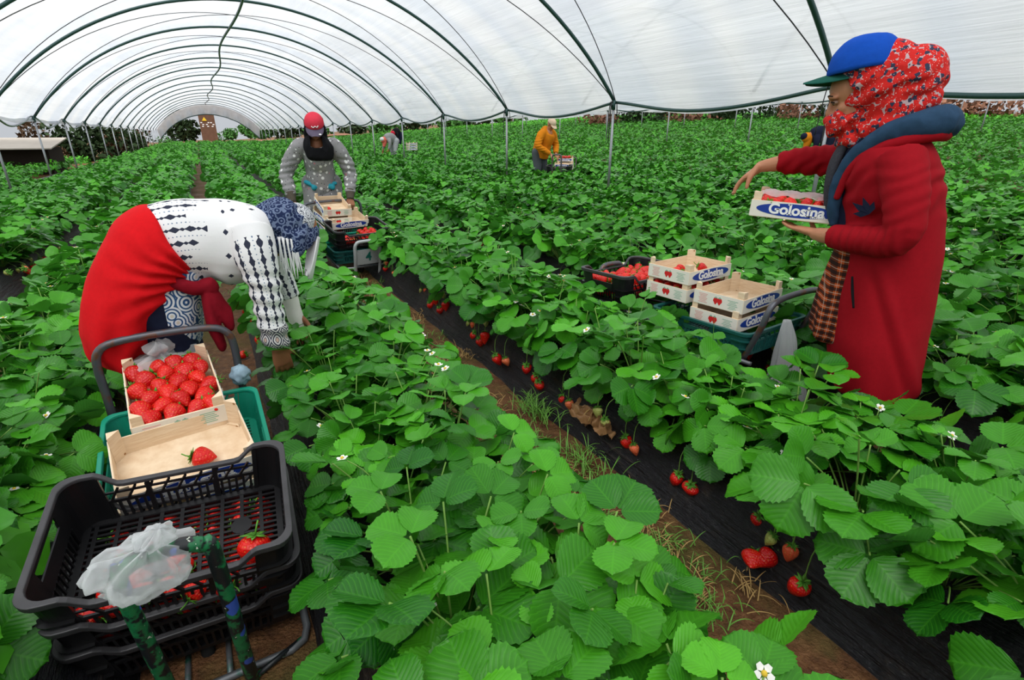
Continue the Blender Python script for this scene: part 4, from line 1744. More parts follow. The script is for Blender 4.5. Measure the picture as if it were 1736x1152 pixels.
def cart_frame(M, label, length, hz, hoop_h, sign=False, paint=MT['rail'], hoop_mat=MT['paint'], hoop_w=0.20, hoop_y=-0.34, hw=0.46, wheel_y=-0.1, hoop_x=0.0):
    """barrow: two rails along +y, U handle at the far end, U hoop at the front, one wheel below"""
    t = thing('harvest_cart', label, 'cart')
    t.matrix_world = M
    b = MB()
    w = 0.255
    y0, y1 = -0.27, length
    R = 0.05
    path = [(-w, y1, 0), (-w, y0 + R, 0), (-w + R * 0.3, y0 + R * 0.3, 0), (-w + R, y0, 0), (w - R, y0, 0), (w - R * 0.3, y0 + R * 0.3, 0), (w, y0 + R, 0), (w, y1, 0)]
    b.tube(path, 0.011, 8)
    for y in (0.0, 0.25, 0.5, 0.75):
        if y < length:
            b.tube([(-w, y, -0.004), (w, y, -0.004)], 0.009, 8)
    b.build('frame', paint, t)
    h = MB()
    x = hw / 2
    h.tube([(-x, y1 - 0.06, 0.0), (-x, y1, hz * 0.5), (-x, y1 + 0.02, hz - 0.09), (-x + 0.015, y1 + 0.03, hz - 0.03), (-x + 0.07, y1 + 0.035, hz), (0, y1 + 0.035, hz + 0.008),
            (x - 0.07, y1 + 0.035, hz), (x - 0.015, y1 + 0.03, hz - 0.03), (x, y1 + 0.02, hz - 0.09), (x, y1, hz * 0.5), (x, y1 - 0.06, 0.0)], 0.0145, 12, 4)
    h.build('handle', MT['handle'], t)
    p = MB()
    q = hoop_w / 2
    p.tube([(hoop_x - q, hoop_y + 0.02, -0.12), (hoop_x - q, hoop_y, 0.1), (hoop_x - q, hoop_y, hoop_h - 0.06), (hoop_x - q + 0.015, hoop_y, hoop_h - 0.018), (hoop_x - q + 0.05, hoop_y, hoop_h), (hoop_x + q - 0.05, hoop_y, hoop_h),
            (hoop_x + q - 0.015, hoop_y, hoop_h - 0.018), (hoop_x + q, hoop_y, hoop_h - 0.06), (hoop_x + q, hoop_y, 0.1), (hoop_x + q, hoop_y + 0.02, -0.12)], 0.0165, 12, 4)
    for s in (-1, 1):
        p.tube([(hoop_x + s * q, hoop_y, 0.015), (s * (w - 0.02), y0 + 0.02, 0.0)], 0.008, 8)
    p.build('front_hoop', hoop_mat, t)
    f = MB()
    f.tube([(-0.05, y0, 0), (-0.05, wheel_y, -0.055)], 0.008, 8)
    f.tube([(0.05, y0, 0), (0.05, wheel_y, -0.055)], 0.008, 8)
    f.build('wheel_fork', paint, t)
    wh = MB()
    th = np.arange(28) * 2 * PI / 28
    RR = [[(0.018 * math.cos(a), wheel_y + (0.06 + 0.014 * math.sin(a)) * math.cos(q_), -0.055 + (0.06 + 0.014 * math.sin(a)) * math.sin(q_)) for a in np.arange(8) * PI / 4] for q_ in list(th) + [th[0]]]
    wh.loft(RR, 8, cap=False)
    wh.tube([(-0.055, wheel_y, -0.055), (0.055, wheel_y, -0.055)], 0.010, 8)
    for a in range(6):
        wh.bar((0, wheel_y, -0.055), (0, wheel_y + 0.06 * math.cos(a), -0.055 + 0.06 * math.sin(a)), 0.008)
    wh.build('wheel', MT['rubber'], t)
    if sign:
        s = MB()
        s.box((0, hoop_y - 0.004, hoop_h - 0.155), (hoop_w - 0.012, 0.004, 0.15))
        so = s.build('number_plate', MT['sign'], t, smooth=False)
        me = text_mesh('4', 0.125, 0.0008, 0.02, 0.95)
        me.materials.append(MT['sign_ink'])
        so2 = put('lettering', me, so)
        so2.matrix_local = Matrix.Translation((0.006, hoop_y - 0.0072, hoop_h - 0.155)) @ FONT_UP
    return t


def place(proto, M, label, group=None):
    return dup(proto, M, label, group)


# ---- cart in the foreground: front end down, handle end raised
MA = T(-0.235, 1.487, 0.055, math.radians(1.0), 0.215)
cart_frame(MA, 'foreground harvest cart with chipped green front hoop and dark steel handle', 0.86, 0.40, 0.60, paint=MT['rail'], hoop_w=0.165, hoop_y=-0.31, hw=0.45, hoop_x=0.018)
z_top = 0.222
place(PRO_CRATE, MA @ T(0.0, -0.005, z_top, math.radians(-6)), 'top black plastic crate with one big strawberry showing, at the front of the foreground cart', 'black crates on the foreground cart')
place(PRO_CRATE, MA @ T(0.005, 0.0, z_top - 0.105, math.radians(-4)), 'black plastic crate full of strawberries, under the top crate of the foreground cart', 'black crates on the foreground cart')
place(PRO_CRATE, MA @ T(0.0, 0.005, 0.012, math.radians(-3)), 'lowest black plastic crate of the stack on the foreground cart', 'black crates on the foreground cart')
heap(MA @ T(0.005, 0.0, z_top - 0.105 + 0.015, math.radians(-4)), 0.46, 0.30, 0.004, 2, 'ripe red strawberry seen through the slots of the middle black crate', 'strawberries in the middle black crate', 0.060)
berry(MA @ T(0.165, -0.115, z_top + 0.045, 0.3), 'big red strawberry with green calyx lying in the top black crate', None, 0, Matrix.Rotation(0.35, 4, 'Y') @ Matrix.Rotation(-0.35, 4, 'X'), 1.35)
place(PRO_TEAL, MA @ T(0.015, 0.50, 0.012, 0), 'bright green plastic crate under the wooden boxes of the foreground cart')
for k, (dy, w_) in enumerate(((0.695, 0.03), (0.695, 0.128), (0.695, 0.226))):
    lab = ('lowest wooden box under the full strawberry box of the foreground cart', 'middle wooden box under the full strawberry box of the foreground cart',
           'topmost wooden box packed with rows of red strawberries on the foreground cart')[k]
    place(PRO_BOX, MA @ T(0.02 - 0.008 * k, dy, w_, math.radians(90 + 3 + k)), lab, 'wooden boxes on the foreground cart')
for k, w_ in enumerate((0.03, 0.128, 0.226)):
    lab = ('lowest wooden box right behind the black crates of the foreground cart', 'middle wooden box right behind the black crates of the foreground cart',
           'almost empty wooden box with one strawberry, behind the top black crate')[k]
    place(PRO_BOX, MA @ T(0.0 + 0.01 * k, 0.365, w_ - 0.02, math.radians(3 + 2 * k)), lab, 'wooden boxes on the foreground cart')
# packed rows of berries in the topmost box
MBX = MA @ T(0.004, 0.695, 0.226, math.radians(95))
for i in range(6):
    for j in range(4):
        x = (i - 2.5) * 0.059 + rng.uniform(-0.005, 0.005)
        y = (j - 1.5) * 0.063 + (0.012 if i % 2 else -0.012) + rng.uniform(-0.004, 0.004)
        rot = Matrix.Rotation(rng.uniform(-1.1, 0.5), 4, 'Z') @ Matrix.Rotation(PI / 2 + rng.uniform(-0.25, 0.30), 4, 'Y') @ Matrix.Rotation(rng.uniform(0, 6), 4, 'Z')
        berry(MBX @ T(x, y, 0.058), 'large ripe strawberry packed in the top layer of the full wooden box', 'strawberries packed in the full wooden box', None, rot, rng.uniform(1.06, 1.24))
for i in range(5):
    for j in range(3):
        berry(MBX @ T((i - 2) * 0.064, (j - 1) * 0.072, 0.028), 'ripe strawberry in the lower layer of the full wooden box', 'strawberries in the lower layer of the full box')
berry(MA @ T(0.075, 0.34, 0.206 + 0.035), 'single strawberry lying in the almost empty wooden box', None, 1, None, 1.15)


for i in range(8):
    if i != 6:
        berry(MA @ T(-0.20 + 0.056 * i + rng.uniform(-0.006, 0.006), -0.140 + 0.025 * math.sin(i), z_top + 0.040, math.radians(-6)), 'strawberry lying along the front wall inside the top black crate', 'strawberries along the front wall of the top crate')
for i in range(5):
    berry(MA @ T(-0.16 + 0.05 * i, -0.085 + 0.02 * (i % 2), z_top + 0.036), 'strawberry lying along the front wall inside the top black crate', 'strawberries along the front wall of the top crate') if i in (0, 1, 3) else None


# knotted clear bag on the hoop
def bag(name, label, M, cat, fn, mat, n=40, m=30):
    b = MB()
    R = []
    for i in range(m + 1):
        R.append([fn(i / m, 2 * PI * j / n) for j in range(n)])
    b.loft(R, n)
    me = b.mesh(name, mat)
    o = put(name, me)
    o.matrix_world = M
    return tag(o, label, cat)


def crumple(t, a):
    r = 0.012 + 0.085 * math.sin(PI * min(1, t * 1.02)) ** 0.7 * (1 if t > 0.3 else 0.75)
    p = Vector((math.cos(a) * 2.0, math.sin(a) * 2.0, t * 5))
    r *= 1 + 0.45 * noise.noise(p) + 0.22 * noise.noise(p * 2.7)
    k = 1 - 0.75 * math.exp(-((t - 0.24) / 0.07) ** 2)
    z = 0.07 - 0.21 * t + 0.03 * noise.noise(p * 1.3)
    return (r * k * math.cos(a) * 1.15, r * k * math.sin(a) * 0.75, z)


bag('plastic_bag', 'crumpled clear plastic bag tied to the front hoop of the foreground cart', MA @ T(0.0, -0.325, 0.625, 0.5, 0.15, 0.45, 0.80), 'bag', crumple, MT['bag'])
# rags tied at the handle
def rag(t, a):
    r = 0.006 + 0.030 * math.sin(PI * t) ** 0.6
    p = Vector((math.cos(a) * 3, math.sin(a) * 3, t * 6))
    r *= 1 + 0.5 * noise.noise(p)
    return (r * math.cos(a), r * math.sin(a), 0.055 - 0.10 * t)


bag('cloth_rag', 'pale blue rag knotted on the handle foot of the foreground cart', MA @ T(0.225, 0.82, 0.20, 0.3, 0.3), 'rag', rag, simple('pale_blue_rag', (0.30, 0.42, 0.50), 0.8, 0.1, var=0.5, nscale=40), 20, 14)
bag('plastic_bag', 'white plastic bag hanging behind the full strawberry box', MA @ T(-0.03, 0.90, 0.30, 0.2), 'bag', crumple, MT['bagroll'], 24, 18)

# ---- cart with the number 4 plate, pushed by the woman in grey
MBc = T(1.20, 5.45, 0.165, math.radians(7), 0.165)
cart_frame(MBc, 'harvest cart with a grey number plate on its front hoop', 0.60, 0.40, 0.27, sign=True, hoop_mat=MT['sign'], hoop_w=0.25, hoop_y=-0.31, hw=0.62)
place(PRO_DTEAL, MBc @ T(0, 0.06, 0.012) @ Matrix.Diagonal((1.1, 0.85, 1.05, 1)), 'dark green plastic crate under the black crate of the numbered cart')
place(PRO_TEAL, MBc @ T(0.0, 0.34, 0.10) @ Matrix.Diagonal((1.08, 0.9, 0.9, 1)), 'bright green plastic crate under the boxes of the numbered cart')
place(PRO_CRATE, MBc @ T(0.01, -0.02, 0.175), 'black plastic crate part filled with strawberries on the numbered cart')
heap(MBc @ T(0.12, -0.04, 0.19), 0.22, 0.24, 0.0, 2, 'ripe strawberry in the black crate of the numbered cart', 'strawberries in the numbered cart', 0.060)
heap(MBc @ T(-0.11, -0.08, 0.19), 0.20, 0.18, 0.0, 1, 'ripe strawberry in the black crate of the numbered cart', 'strawberries in the numbered cart', 0.060)
for k in range(2):
    place(PRO_BOX, MBc @ T(-0.06, 0.48, 0.15 + 0.10 * k, math.radians(90)), ('lower wooden box under the hands of the woman in grey', 'wooden box just under the empty top box before the woman in grey')[k], 'wooden boxes on the numbered cart')
place(PRO_BOX, MBc @ T(-0.045, 0.49, 0.36, math.radians(86), 0.0, -0.10), 'topmost empty wooden box in front of the woman in grey', 'wooden boxes on the numbered cart')
place(PRO_BOX, MBc @ T(0.01, 0.29, 0.265, math.radians(3), 0.08), 'empty wooden box standing between the black crate and the top box', 'wooden boxes on the numbered cart')
berry(MBc @ T(-0.12, 0.38, 0.40), 'strawberry lying in the topmost empty box before the woman in grey', None)

# ---- cart of the woman in red: handle end towards the camera
MC = T(2.33, 2.15, 0.30, PI + math.radians(5), 0.02)
zc = 0.0
cart_frame(MC, 'harvest cart of the woman in red, brown steel handle nearest', 0.66, 0.31, 0.24, hoop_mat=MT['handle'], hoop_y=-0.57, hw=0.46)
place(PRO_DTEAL, MC @ T(0.0, 0.33, 0.012) @ Matrix.Diagonal((1.04, 1.05, 1, 1)), 'dark green plastic crate under the wooden boxes of the woman in red')
place(PRO_CRATE, MC @ T(0.02, -0.37, 0.09, math.radians(3)), 'black plastic crate heaped with strawberries beside the printed wooden boxes')
heap(MC @ T(0.02, -0.37, 0.10, math.radians(3)), 0.48, 0.30, 0.0, 3, 'ripe strawberry heaped in the black crate beside the wooden boxes', 'strawberries heaped in the black crate', 0.060, 0.1)
BXC = {}
MCi = MC.inverted()


def box_c(x, y, z, rz, label):
    M = Matrix.Translation((x, y, z)) @ Matrix.Rotation(rz, 4, 'Z')
    place(PRO_BOX, M, label, 'wooden boxes on the cart of the woman in red')
    return M


box_c(2.365, 1.785, 0.405, math.radians(7), 'lower wooden box under the empty box nearest the woman in red')
box_c(2.372, 1.782, 0.505, math.radians(8.6), 'empty wooden box nearest the woman in red')
m1 = box_c(2.345, 2.108, 0.478, math.radians(6), 'closed wooden box of strawberries under the top box of the farther stack')
m2 = box_c(2.345, 2.108, 0.578, math.radians(7), 'top wooden box with three strawberries, beside the heaped black crate')
for i in range(6):
    for j in range(4):
        berry(m1 @ T((i - 2.5) * 0.056, (j - 1.5) * 0.058, 0.055), 'strawberry showing in the gap between the two stacked wooden boxes', 'strawberries in the closed wooden box')
for k, (x, y, lab) in enumerate(((-0.09, 0.03, 'strawberry with green tip lying left of the two others in the top box'), (-0.02, 0.05, 'red strawberry in the middle of the top wooden box'),
                                 (0.10, -0.02, 'red strawberry nearest the printed oval of the top box'))):
    berry(m2 @ T(x, y, 0.035), lab, None, k)


# bundle of white plastic bags hanging from the handle
def bundle(t, a):
    w = 0.014 + 0.080 * t ** 0.9
    p = Vector((math.cos(a) * 2, math.sin(a) * 2, t * 3))
    f = 1 + 0.30 * noise.noise(p) + 0.22 * math.sin(6 * a + 3 * t)
    return (w * f * math.cos(a), 0.4 * w * f * math.sin(a), -0.46 * t + (0.02 * math.cos(a) + 0.035 * noise.noise(p * 2.1)) * t)


bag('plastic_bag', 'bundle of white plastic bags hanging from the cart handle beside the woman in red', T(2.36, 1.475, 0.50, math.radians(-60), 0.0, -0.12), 'bag', bundle, MT['bagroll'])

# ---- wooden box in the hands of the woman in red
MH = T(2.388, 1.548, 1.055 - BH, math.radians(-60), 0.0, 0.04)
place(PRO_BOX, MH, 'printed wooden box of strawberries held by the woman in red', None)
for i in range(6):
    for j in range(4):
        berry(MH @ T((i - 2.5) * 0.057, (j - 1.5) * 0.060, 0.062), 'strawberry in the wooden box held by the woman in red', 'strawberries in the held box', None, None, 1.05)
lid = MB()
N_ = 14
for s in (0, 1):
    pass
Vl = [(-0.165 + 0.33 * i / N_, -0.12 + 0.24 * j / 8, 0.098 + 0.006 * math.sin(i * 1.7 + j) + 0.012 * math.sin(PI * j / 8)) for j in range(9) for i in range(N_ + 1)]
Vl += [(x, y, z - 0.0008) for x, y, z in Vl]
nn_ = (N_ + 1) * 9
for j in range(8):
    for i in range(N_):
        a = j * (N_ + 1) + i
        lid.f += [(a, a + 1, a + N_ + 2, a + N_ + 1), (nn_ + a, nn_ + a + N_ + 1, nn_ + a + N_ + 2, nn_ + a + 1)]
lid.v = Vl
lo = lid.build('film_lid', mat_bag('clear_printed_film', 0.95))
lo.matrix_world = MH
tag(lo, 'clear plastic film laid over the strawberries in the held box', 'film lid')

# ---- cart of the man in orange
gO = float(ground_z(7.4, 10.6))
MD = T(7.17, 10.60, gO + 0.42, math.radians(-45), 0.05)
cart_frame(MD, 'harvest cart of the man in orange', 0.75, 0.30, 0.45, hoop_y=-0.45, hoop_mat=MT['handle'])
place(PRO_CRATE, MD @ T(0, -0.12, 0.02), 'small black crate under the hoop of the cart of the man in orange')
for k in range(3):
    place(PRO_BOX, MD @ T(0, 0.56, 0.02 + 0.1 * k, math.radians(4 * k)), 'wooden box, %s of the stack under the hands of the man in orange' % ('lowest', 'middle', 'strawberry filled topmost')[k], 'wooden boxes of the man in orange')
for k in range(2):
    place(PRO_BOX, MD @ T(0.03, 0.25, 0.02 + 0.1 * k, math.radians(-5)), '%s wooden box beside the black crate of the man in orange' % ('lower', 'upper empty')[k], 'wooden boxes of the man in orange')
heap(MD @ T(0, 0.56, 0.22), 0.34, 0.24, 0.03, 2, 'strawberry heaped under the hands of the man in orange', 'strawberries before the man in orange', 0.066)
# fronts of far boxes
gP = float(ground_z(7.2, 22.8))
for k in range(3):
    place(PRO_BOX, T(7.75, 22.6, 0.62 + gP + 0.1 * k, 0.1 * k), '%s wooden box behind the stooping picker in grey' % ('lowest', 'middle', 'topmost')[k], 'wooden boxes behind the stooping picker')

for o in PROTOS:
    for ch in list(o.children):
        for g in list(ch.children):
            bpy.data.objects.remove(g)
        bpy.data.objects.remove(ch)
    bpy.data.objects.remove(o)
# ------------------------------------------------------------------ people
def v3(*a):
    return np.array(a, float)


def rotm(axis, ang):
    return np.array(Matrix.Rotation(ang, 3, Vector(axis)))


def hand(mb, wrist, d, back, side, curl=0.5, thumb_curl=0.3, thumb_open=0.7, size=1.0, spread=0.06, nails=None, wr=0.026):
    """wrist point, d finger direction, back = normal of the back of the hand, side = towards the thumb.
    Five separate bent fingers rooted in a flattened palm."""
    wrist, d = v3(*wrist), nrm(d)
    back = nrm(v3(*back) - d * (v3(*back) @ d))
    side = nrm(np.cross(back, d)) * (1 if np.cross(back, d) @ v3(*side) > 0 else -1)
    S = size
    # palm: loft from wrist to knuckles
    R = []
    th = np.arange(14) * 2 * PI / 14
    for t, hw, hh in ((-0.012, 0.026, 0.020), (0.0, 0.026, 0.0195), (0.022, 0.031, 0.0185), (0.050, 0.039, 0.0165), (0.076, 0.041, 0.014), (0.090, 0.038, 0.0115)):
        c = wrist + d * t * S - back * 0.002
        R.append(c + hw * S * np.cos(th)[:, None] * side + hh * S * np.sin(th)[:, None] * back)
    mb.loft(R, 14)
    fl = ((0.031, 0.074, 0.0088), (0.0105, 0.082, 0.0092), (-0.0105, 0.077, 0.0088), (-0.031, 0.060, 0.0078))
    for i, (off, ln, r) in enumerate(fl):
        base = wrist + d * 0.080 * S + side * off * S * 0.98
        cur = d + side * spread * (1.5 - i)
        cur = nrm(cur)
        cv = curl if np.isscalar(curl) else curl[i]
        P = [base - d * 0.022 * S, base]
        dirv = cur
        seg = (0.46, 0.30, 0.24)
        for q in range(3):
            a = cv * (0.75, 1.0, 0.7)[q]
            dirv = nrm(dirv * math.cos(a) - back * math.sin(a))
            back_l = None
            P.append(P[-1] + dirv * ln * seg[q] * S)
        rr = np.array((1.08, 1.06, 1.0, 0.92, 0.78)) * r * S
        mb.tube(P, rr, 10, 3, round_end=True)
        if nails is not None:
            tip = P[-1]
            fw = nrm(P[-1] - P[-2])
            bn = nrm(back - fw * (back @ fw))
            nails.append((tip - fw * 0.002 + bn * r * 0.70 * S, fw, bn, r * S))
    b0 = wrist + d * 0.022 * S + side * 0.026 * S
    td = nrm(side * thumb_open + d * 0.75 - back * 0.35)
    P = [b0 - td * 0.015 * S, b0 + td * 0.030 * S]
    t2 = nrm(td + d * 0.35 - back * thumb_curl)
    P.append(P[-1] + t2 * 0.030 * S)
    t3 = nrm(t2 + d * 0.35 - back * thumb_curl)
    P.append(P[-1] + t3 * 0.024 * S)
    mb.tube(P, np.array((0.015, 0.0125, 0.0105, 0.0082)) * S, 10, 3, round_end=True)


def head_shape(mb, c, f, up, s=1.0):
    """skull, face, nose, lips, ears around centre c; f = facing, up = crown direction"""
    f = nrm(f)
    up = nrm(v3(*up) - f * (v3(*up) @ f))
    l = np.cross(up, f)
    Rm = np.stack([f, l, up], 1)
    c = v3(*c)
    q = lambda x, y, z: c + Rm @ (v3(x, y, z) * s)
    mb.ball(q(-0.008, 0, 0.030), v3(0.098, 0.077, 0.092) * s, 24, 16, Rm)
    mb.ball(q(0.020, 0, -0.045), v3(0.070, 0.062, 0.078) * s, 20, 14, Rm)
    mb.ball(q(0.058, 0, -0.095), v3(0.028, 0.030, 0.024) * s, 14, 10, Rm)
    mb.tube([q(0.080, 0, 0.020), q(0.094, 0, -0.010), q(0.103, 0, -0.030), q(0.088, 0, -0.040)], np.array((0.010, 0.012, 0.0155, 0.010)) * s, 10, 3, round_end=True)
    for y in (-1, 1):
        mb.ball(q(0.088, y * 0.013, -0.034), 0.010 * s, 10, 8)
        mb.tube([q(0.082, y * 0.012, 0.022), q(0.084, y * 0.032, 0.027), q(0.070, y * 0.054, 0.018)], np.array((0.010, 0.012, 0.009)) * s, 8, 3, round_end=True)
        mb.ball(q(0.052, y * 0.040, -0.028), v3(0.024, 0.022, 0.022) * s, 12, 8, Rm)
        mb.ball(q(-0.012, y * 0.078, -0.005), v3(0.020, 0.009, 0.031) * s, 12, 8, Rm)
    mb.tube([q(0.078, -0.022, -0.066), q(0.089, 0, -0.063), q(0.078, 0.022, -0.066)], np.array((0.005, 0.0085, 0.005)) * s, 8, 3, round_end=True)
    mb.tube([q(0.077, -0.020, -0.074), q(0.087, 0, -0.076), q(0.077, 0.020, -0.074)], np.array((0.005, 0.009, 0.005)) * s, 8, 3, round_end=True)
    return q, Rm


def eyes(parent, q, Rm, s=1.0, closed=0.35):
    for y in (-1, 1):
        e = MB()
        e.ball(q(0.0735, y * 0.033, 0.001), v3(0.012, 0.0145, 0.0085) * s, 14, 10, Rm)
        o = e.build('eye', MT['eyewhite'], parent)
        p = MB()
        p.ball(q(0.0805, y * 0.034, -0.001), v3(0.0055, 0.0065, 0.0068) * s, 12, 8, Rm)
        p.build('iris', MT['eye'], o)
        lid = MB()
        lid.tube([q(0.079, y * 0.018, 0.0005), q(0.0875, y * 0.033, 0.0075), q(0.079, y * 0.049, 0.0005)], np.array((0.0028, 0.0034, 0.0026)) * s, 8, 4)
        lid.build('lashes', MT['brow'], o)
        b = MB()
        b.tube([q(0.087, y * 0.014, 0.024), q(0.092, y * 0.032, 0.032), q(0.078, y * 0.056, 0.024)], np.array((0.0030, 0.0042, 0.0022)) * s, 8, 4)
        b.build('eyebrow', MT['brow'], parent)


def nails_part(parent, nails):
    b = MB()
    for p, f, n, r in nails:
        b.ball(p, (r * 0.75, r * 0.62, r * 0.22), 10, 6, np.stack([f, np.cross(n, f), n], 1))
    b.build('fingernails', MT['nail'], parent)


def shoe(parent, x, y, mat, f=(1, 0)):
    b = MB()
    b.rings([(x + 0.045, y, 0.004, 0.135, 0.048), (x + 0.045, y, 0.030, 0.138, 0.05), (x + 0.03, y, 0.060, 0.115, 0.046), (x - 0.01, y, 0.10, 0.06, 0.044), (x - 0.015, y, 0.17, 0.05, 0.046)], 24, 4)
    b.build('shoe', mat, parent)


def folds(seeds, amp, scale, stretch=(1, 1, 1), ridge=True):
    st = np.array(stretch)

    def fn(c):
        out = np.zeros(len(c))
        for s in seeds:
            w = np.array([noise.noise(Vector(tuple(p * st * scale + s * 7.3))) for p in c])
            out += (1 - 2 * np.abs(w) * 1.6) if ridge else w
        return amp * out / len(seeds)
    return fn


# ---------------- woman in the long red coat (faces along the row, seen from her left)
def woman_red():
    ang = math.atan2(0.9, -0.436)
    t = thing('person', 'person in long dark red coat, blue cap and floral scarf, holding a strawberry box', 'person', (2.46, 1.20, 0.0), ang)
    # body: one surface
    b = MB()
    c = (0.195, 0.0, 1.492)
    f, up = nrm((0.93, 0.06, -0.36)), (0.36, 0, 0.93)
    q, Rm = head_shape(b, c, f, up, 1.06)
    b.tube([(0.02, 0, 1.27), (0.08, 0, 1.36), (0.15, 0, 1.44)], [0.062, 0.058, 0.058], 14, 3, round_end=True)
    b.rings([(-0.09, 0, 0.80, 0.11, 0.15), (-0.07, 0, 0.95, 0.10, 0.135), (-0.03, 0, 1.10, 0.11, 0.155), (0.0, 0, 1.24, 0.10, 0.17), (0.02, 0, 1.32, 0.06, 0.08)], 24, 4)
    # left (near) arm carrying the box
    b.tube([(0.0, 0.16, 1.25), (-0.055, 0.25, 1.10), (-0.065, 0.27, 0.985), (0.06, 0.19, 0.955), (0.18, 0.115, 0.940), (0.235, 0.075, 0.938)],
           [0.05, 0.047, 0.045, 0.043, 0.035, 0.027], 14, 4, round_end=True)
    nails = []
    hand(b, (0.238, 0.070, 0.939), (0.90, -0.42, 0.10), (0.05, 0.10, -1.0), (-0.2, -0.9, 0.0), (0.10, 0.12, 0.14, 0.16), 0.35, 0.9, 1.02, 0.10, None)
    # right (far) arm reaching out, fingers hanging
    b.tube([(0.03, -0.16, 1.25), (0.16, -0.22, 1.235), (0.29, -0.23, 1.23), (0.42, -0.205, 1.222), (0.515, -0.185, 1.205), (0.553, -0.178, 1.196)],
           [0.05, 0.047, 0.045, 0.042, 0.032, 0.027], 14, 4, round_end=True)
    hand(b, (0.553, -0.178, 1.196), (0.72, 0.05, -0.60), (0.60, 0.0, 0.78), (-0.1, 0.95, -0.1), (0.36, 0.30, 0.26, 0.22), 0.5, 0.42, 1.08, 0.05, nails)
    # legs
    for y in (-0.095, 0.095):
        b.tube([(-0.085, y, 0.84), (-0.04, y, 0.46), (-0.075, y, 0.10), (-0.07, y, 0.04)], [0.085, 0.058, 0.042, 0.045], 14, 4, round_end=True)
    body = fuse('body', b, 0.0042, 3, MT['skin'], t)
    eyes(t, q, Rm, 1.06)
    nails_part(t, nails)
    # trousers and shoes
    b = MB()
    for y in (-0.095, 0.095):
        b.tube([(-0.09, y, 0.82), (-0.03, y, 0.47), (-0.07, y, 0.14)], [0.105, 0.082, 0.066], 16, 5)
    tr = fuse('trousers', b, 0.010, 3, MT['black_cloth'], t)
    for y in (-0.095, 0.095):
        shoe(t, -0.06, y, MT['black_cloth'])
    # plaid shirt showing under the open coat front
    b = MB()
    wp = lambda th, v: 1 + 0.10 * np.sin(7 * th + 3 * v) * v
    b.rings([(0.035, 0.0, 0.98, 0.10, 0.13), (0.055, 0, 0.86, 0.105, 0.14), (0.066, 0.0, 0.72, 0.115, 0.15), (0.066, 0.0, 0.58, 0.125, 0.155), (0.058, 0.0, 0.49, 0.125, 0.15), (0.045, 0, 0.462, 0.10, 0.13)], 48, 5, warp=wp)
    b.build('plaid_shirt', MT['plaid'], t)
    # coat
    b = MB()

    def wc(th, v):
        k = np.clip((v - 0.45) / 0.55, 0, 1)
        return 1 + k * (0.030 * np.sin(5 * th + 1.2) + 0.018 * np.sin(9 * th + 0.4))
    b.rings([(0.030, 0, 1.350, 0.075, 0.085), (0.035, 0, 1.318, 0.120, 0.150), (0.033, 0, 1.275, 0.150, 0.195), (0.022, 0, 1.205, 0.172, 0.212), (0.000, 0, 1.11, 0.182, 0.205), (-0.025, 0, 1.00, 0.180, 0.195),
             (-0.045, 0, 0.90, 0.182, 0.20), (-0.052, 0, 0.78, 0.186, 0.215), (-0.062, 0, 0.64, 0.190, 0.235), (-0.075, 0, 0.50, 0.188, 0.25), (-0.090, 0, 0.40, 0.182, 0.256), (-0.105, 0, 0.290, 0.170, 0.255), (-0.107, 0, 0.272, 0.152, 0.235)], 64, 5, warp=wc)
    # sleeves
    b.tube([(0.005, 0.15, 1.262), (-0.045, 0.235, 1.13), (-0.062, 0.268, 0.995), (-0.01, 0.238, 0.957), (0.09, 0.175, 0.948), (0.170, 0.122, 0.941)], [0.088, 0.076, 0.066, 0.062, 0.056, 0.049], 22, 5, round_end=False)
    b.tube([(0.03, -0.14, 1.262), (0.15, -0.215, 1.238), (0.29, -0.232, 1.23), (0.40, -0.208, 1.225), (0.482, -0.192, 1.213)], [0.090, 0.080, 0.070, 0.060, 0.047], 22, 5)
    coat = fuse('coat', b, 0.0075, 5, MT['coat'], t)

    def crease(c):
        x, y, z = c[:, 0], c[:, 1], c[:, 2]
        near = sstep(0.13, 0.22, y)
        fore = near * sstep(1.04, 0.99, z) * sstep(0.88, 0.92, z)
        upper = near * sstep(0.98, 1.05, z) * sstep(1.30, 1.2, z)
        far = sstep(-0.14, -0.20, y) * sstep(0.05, 0.12, x) * sstep(1.10, 1.15, z)
        wob = np.array([noise.noise(Vector((p[0] * 9, p[1] * 9, p[2] * 9))) for p in c])
        o = fore * 0.0030 * np.sin((x * 0.9 - y * 0.5) * 165 + 4 * wob)
        o += upper * 0.0018 * np.sin((z + 0.55 * x) * 105 + 4 * wob)
        o += far * 0.0028 * np.sin(x * 150 + 3 * wob + 30 * z)
        bodyk = sstep(0.22, 0.17, y) * sstep(1.26, 1.2, z)
        o += bodyk * sstep(1.0, 1.1, z) * 0.005 * np.sin((z * 0.8 + x) * 70 + 4 * wob)
        sk = sstep(0.95, 0.75, z)
        # slanting drape from the hip to the hem
        dr = (x + 0.20) * 0.9 + (z - 0.9) * -0.42
        o += sk * 0.010 * np.exp(-((dr - 0.18) / 0.020) ** 2)
        o -= sk * 0.008 * np.exp(-((dr - 0.215) / 0.016) ** 2)
        return o + 0.004 * wob
    shift(coat.data, crease)
    # pocket welt and slit
    b = MB()
    b.tube([(0.062, 0.200, 0.80), (0.048, 0.212, 0.74), (0.030, 0.225, 0.675)], [0.004, 0.0055, 0.004], 8, 4)
    b.build('pocket', MT['black_cloth'], coat)
    for dx, sc in ((0, 1.0), (0.012, 0.8)):
        pass
    lf = MB()
